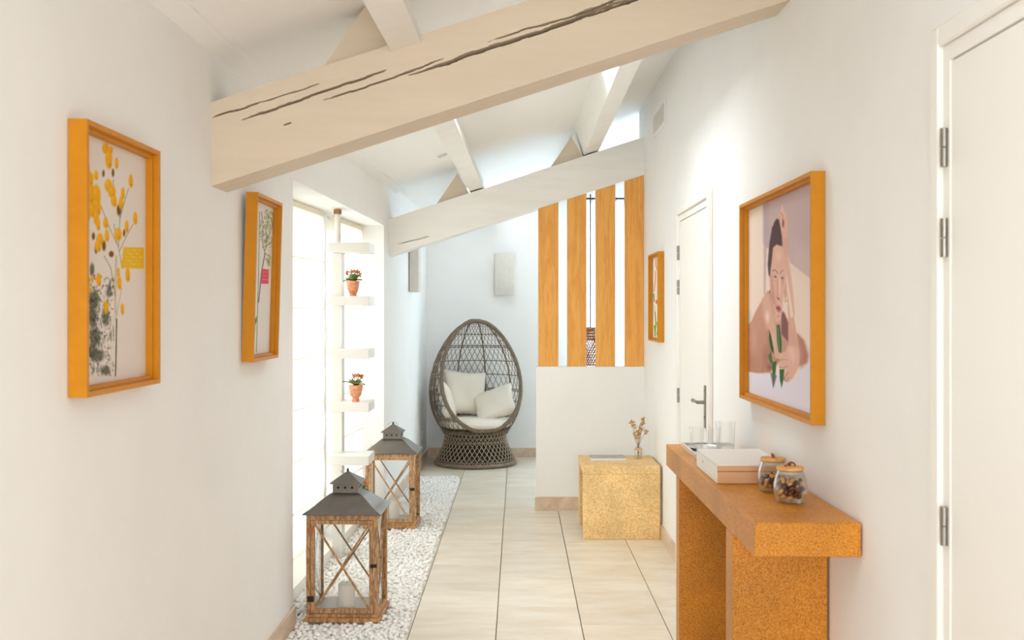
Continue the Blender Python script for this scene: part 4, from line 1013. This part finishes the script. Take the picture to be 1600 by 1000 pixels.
kalanchoe(-.945, 6.50, .3295, 5, 'kalanchoe on the lowest shelf, mostly hidden behind the nearer lantern roof', cup, 0)

# ------------------------------------------------------------------ wicker egg chair
YAW = R(19)
eg = thing('egg_chair', 'grey-brown wicker egg-shaped armchair with cream cushions in the far corner', 'chair', (-.416, 10.66, .001), (0, 0, YAW))
PR = [(.27, .300), (.31, .315), (.36, .345), (.42, .385), (.50, .420), (.58, .443), (.66, .455), (.74, .456), (.82, .448), (.90, .433), (1.0, .405), (1.1, .362), (1.2, .305), (1.28, .245), (1.34, .185), (1.39, .115), (1.42, .055), (1.433, .0)]
zs_ = np.array([q[0] for q in PR]); rs_ = np.array([q[1] for q in PR])
def er(z): return float(np.interp(z, zs_, rs_))
def cut(z): return .335 - (z - .34) * (.305 / 1.09)      # the opening plane: how far forward the shell reaches
def inside(p): return -p[1] <= cut(p[2]) + 1e-6 or p[2] < .33
def strand_pts(a0, sg, turn, z0, z1, n=70):
    out = []
    # even steps along the profile
    zz = np.linspace(0, 1, n) ** 1.0
    for u in zz:
        z = z0 + (z1 - z0) * math.sin(u * math.pi / 2) ** 1.0 if z1 > 1.3 else z0 + (z1 - z0) * u
        out.append((er(z) * math.cos(a0 + sg * turn * u), er(z) * math.sin(a0 + sg * turn * u), z))
    return out
lat = MB(); NS = 44
for k in range(NS):
    for sg in (1, -1):
        a0 = 2 * math.pi * (k + .25 * (sg < 0)) / NS; seg = []
        for p_ in strand_pts(a0, sg, 1.75, .30, 1.425) + [None]:
            if p_ is not None and inside(p_): seg.append(p_)
            else:
                if len(seg) > 2: lat.tube(seg, .0030, 4)
                seg = []
lat.build('shell_weave', 'rattan', eg, kind='stuff')
def ring_pts(z, r): return [(r * math.cos(a), r * math.sin(a), z) for a in np.linspace(0, 2 * math.pi, 97)[:-1]]
def hoop(z, rad=.0048, name='hoop'):
    ps = ring_pts(z, er(z)); ok = [inside(q) for q in ps]
    if all(ok): MB().tube(ps, rad, 5, True).build(name, 'rattan', eg); return
    # start just after the gap
    st = next(i for i in range(len(ps)) if ok[i] and not ok[i - 1]); seg = []
    for i in range(len(ps)):
        q = ps[(st + i) % len(ps)]
        if inside(q): seg.append(q)
        else: break
    if len(seg) > 2: MB().tube(seg, rad, 5).build(name, 'rattan', eg)
for z in (.34, .45, .465, .60, .70, .715, .86, 1.0, 1.14, 1.155, 1.27): hoop(z)
for a in (R(22), R(60), R(98), R(140), R(180)):
    ps = [(er(z) * math.cos(a) * .99, er(z) * math.sin(a) * .99, z) for z in np.linspace(.30, 1.42, 40)]; MB().tube([q for q in ps if inside(q)], .0075, 6).build('rib', 'rattan', eg)
# rim of the opening
def rim_pts(n=60):
    L_, R_ = [], []
    for z in np.linspace(.338, 1.405, n):
        f = cut(z); r = er(z)
        if f < r: x = math.sqrt(max(r * r - f * f, 0)); L_.append((-x, -f, z)); R_.append((x, -f, z))
    return L_ + R_[::-1]
rp = rim_pts()
# close top and bottom softly
def smooth_loop(ps, it=6):
    ps = [Vector(q) for q in ps]
    # resample evenly
    cum = [0]; n = len(ps)
    for i in range(n): cum.append(cum[-1] + (ps[(i + 1) % n] - ps[i]).length)
    out = []; m = 120; j = 0
    for k in range(m):
        d_ = cum[-1] * k / m
        while cum[j + 1] < d_: j += 1
        u = (d_ - cum[j]) / max(cum[j + 1] - cum[j], 1e-9); out.append(ps[j % n].lerp(ps[(j + 1) % n], u))
    for _ in range(it): out = [(out[i - 1] + out[i] * 2 + out[(i + 1) % m]) / 4 for i in range(m)]
    return out
rp = smooth_loop(rp, 5)
MB().tube(rp, .019, 10, True).build('rim', 'rattan', eg, smooth=60)
# wrapping coils on the rim
wr = MB()
for i in range(120):
    for h_ in (0, .5):
        c0 = rp[i].lerp(rp[(i + 1) % 120], h_); t_ = (rp[(i + 1) % 120] - rp[i]).normalized(); x_ = t_.cross(Vector((0, 1, .2))).normalized(); y_ = t_.cross(x_)
        wr.tube([c0 + (x_ * math.cos(a) + y_ * math.sin(a)) * .0195 for a in np.linspace(0, 2 * math.pi, 9)[:-1]], .0022, 3, True)
wr.build('rim_wrapping', 'rattan', eg, kind='stuff')
# flared base
def br(z): return float(np.interp(z, [0, .03, .08, .14, .20, .25, .29, .33], [.388, .388, .372, .345, .318, .302, .298, .318]))
def base_lat(nm_, n, r_off, turn, m_, rad):
    q = MB()
    for k in range(n):
        for sg in (1, -1):
            a0 = 2 * math.pi * (k + .3 * (sg < 0)) / n
            q.tube([((br(z) + r_off) * math.cos(a0 + sg * turn * u), (br(z) + r_off) * math.sin(a0 + sg * turn * u), z) for u, z in zip(np.linspace(0, 1, 12), np.linspace(.02, .33, 12))], rad, 4)
    q.build(nm_, m_, eg, kind='stuff')
base_lat('base_weave', 46, 0, .62, 'rattanl', .0034); base_lat('inner_base_weave', 64, -.022, .9, 'rattan2', .006); base_lat('inner_base_weave', 60, -.05, .3, 'rattan2', .008)
MB().tube([(.388 * math.cos(a), .388 * math.sin(a), .022) for a in np.linspace(0, 2 * math.pi, 65)[:-1]], .021, 8, True).build('base_ring', 'rattan', eg, smooth=60)
for z in (.055, .235, .275, .315): MB().tube(ring_pts(z, br(z) + .002)[::2], .007, 6, True).build('base_hoop', 'rattan', eg)
MB().lathe([(.001, .345), (.33, .345), (.34, .355), (.33, .365), (.001, .365)], 40).build('seat_panel', 'rattan2', eg)

# cushions (each rests on the chair: things of their own)
def pillow_mb(w_, h_, t_, n=18, pinch=.10):
    vs = []; fs = []
    for side_ in (1, -1):
        for j in range(n + 1):
            for i in range(n + 1):
                u = -1 + 2 * i / n; v = -1 + 2 * j / n
                k = (1 - u ** 4) * (1 - v ** 4); th = t_ / 2 * max(0, k) ** .42
                pin = 1 - pinch * ((1 - abs(u)) * abs(v) ** 3 + 0); pin2 = 1 - pinch * ((1 - abs(v)) * abs(u) ** 3)
                vs.append((u * w_ / 2 * pin2, side_ * (th + .004 * math.sin(5 * u + 3 * v) * k), v * h_ / 2 * pin))
        o_ = (n + 1) ** 2 if side_ < 0 else 0
        for j in range(n):
            for i in range(n):
                k = o_ + j * (n + 1) + i; f = (k, k + 1, k + n + 2, k + n + 1); fs.append(f if side_ < 0 else f[::-1])
    return MB().add(vs, fs)
eloc = Vector(eg.location)
def cushion(name, label, mb, loc, rot):
    o = mb.build(name, 'cush', smooth=70, merge=True); M = Matrix.Translation(eloc) @ Matrix.Rotation(YAW, 4, 'Z') @ Matrix.Translation(Vector(loc)) @ Euler(rot).to_matrix().to_4x4()
    o.matrix_world = M; o.location = M.translation; o.rotation_euler = M.to_euler(); tag(o, label, 'cushion'); return o
m = MB().lathe([(.001, 0), (.30, 0), (.335, .012), (.350, .035), (.350, .055), (.335, .078), (.30, .088), (.001, .094)], 48)
cushion('seat_cushion', 'round cream seat cushion lying in the egg chair', m, (0, -.02, .367), (0, 0, 0))
cushion('throw_pillow', 'large square cream pillow standing against the back of the egg chair', pillow_mb(.46, .46, .13), (-.05, .20, .685), (R(-18), R(6), R(4)))
cushion('throw_pillow', 'cream pillow slanting at the right side of the egg chair', pillow_mb(.42, .38, .12), (.19, -.02, .585), (R(-42), R(-20), R(-26)))
cushion('throw_pillow', 'cream pillow tucked at the left side of the egg chair behind the rim', pillow_mb(.40, .38, .11), (-.30, -.04, .615), (R(-14), R(16), R(66)))

# ------------------------------------------------------------------ sconces, socket, downlight
def sconce(loc, rz, label):
    t = thing('wall_sconce', label, 'wall light', loc, (0, 0, rz)); n = 12; vs = []; W_, T_, H_ = .112, .085, .425
    prof = [(0, 0), (.0, T_ * .75)]
    pts = [(-W_, 0), (-W_, T_ * .7), (-W_ * .86, T_ * .93), (-W_ * .5, T_), (0, T_ * 1.03), (W_ * .5, T_), (W_ * .86, T_ * .93), (W_, T_ * .7), (W_, 0)]
    k = len(pts)
    for z in (0, .012, H_ - .012, H_):
        s_ = .95 if z in (0, H_) else 1
        vs += [(x * s_, -y * s_, z) for x, y in pts]
    fs = [(i * k + j, i * k + j + 1, (i + 1) * k + j + 1, (i + 1) * k + j) for i in range(3) for j in range(k - 1)] + [(i * k + k - 1, i * k, (i + 1) * k, (i + 1) * k + k - 1) for i in range(3)] + [tuple(range(k))[::-1]]
    MB().add(vs, fs).build('shell', 'plaster', t, smooth=35)
    MB().box(-.05, .05, -.06, -.02, H_ - .03, H_ - .006).build('lamp_holder', 'white', t)
    return t
sconce((-.134, YF, 1.672), 0, 'rough plaster wall light on the far wall right of the egg chair')
sconce((-.953, 9.62, 1.675), R(90), 'rough plaster wall light on the left wall below the far beam')
so = thing('wall_socket', 'small white socket low on the left wall before the egg chair', 'socket', (wx(10.7), 10.7, .24))
MB().box(0, .009, -.04, .04, 0, .08, b=.002).build('plate', 'white', so); MB().cyl((.009, 0, .04), (.0095, 0, .04), .018, 16).build('insert', 'vent', so)
dl = thing('downlight', 'small round recessed spotlight in the sloping ceiling before the far beam', 'spotlight', (-.526, 7.53, zc(-.526)), (0, math.atan(-.322), 0))
MB().tube([(.030 * math.cos(a), .030 * math.sin(a), -.004) for a in np.linspace(0, 2 * math.pi, 25)[:-1]], .007, 6, True)  .build('ring', 'vent', dl, smooth=60)
MB().cyl((0, 0, -.003), (0, 0, .004), .024, 20).build('bulb', 'white', dl)

# look-alikes share a group
for o in list(COL.objects):
    if o.parent is None and o.get('category') and not o.get('group'):
        g = {'wooden_slat': 'orange oak slats above the partition', 'framed_picture': 'gilt-framed pictures on the walls', 'roman_blind': 'roman blinds on the left window',
             'potted_kalanchoe': 'potted kalanchoes on the shelf tower', 'glass_jar': 'glass jars on the console', 'drinking_glass': 'clear glasses on the tray', 'silver_dish': 'silver dishes on the tray',
             'pillar_candle': 'candles in the lanterns', 'wall_sconce': 'plaster wall lights', 'throw_pillow': 'pillows in the egg chair', 'roof_beam': 'roof beams', 'purlin': 'purlins under the ceiling',
             'wedge_block': 'wedge blocks on the beams', 'sheer_curtain': 'sheer curtains on the black rod'}.get(o.name.split('.')[0])
        if g: o['group'] = g
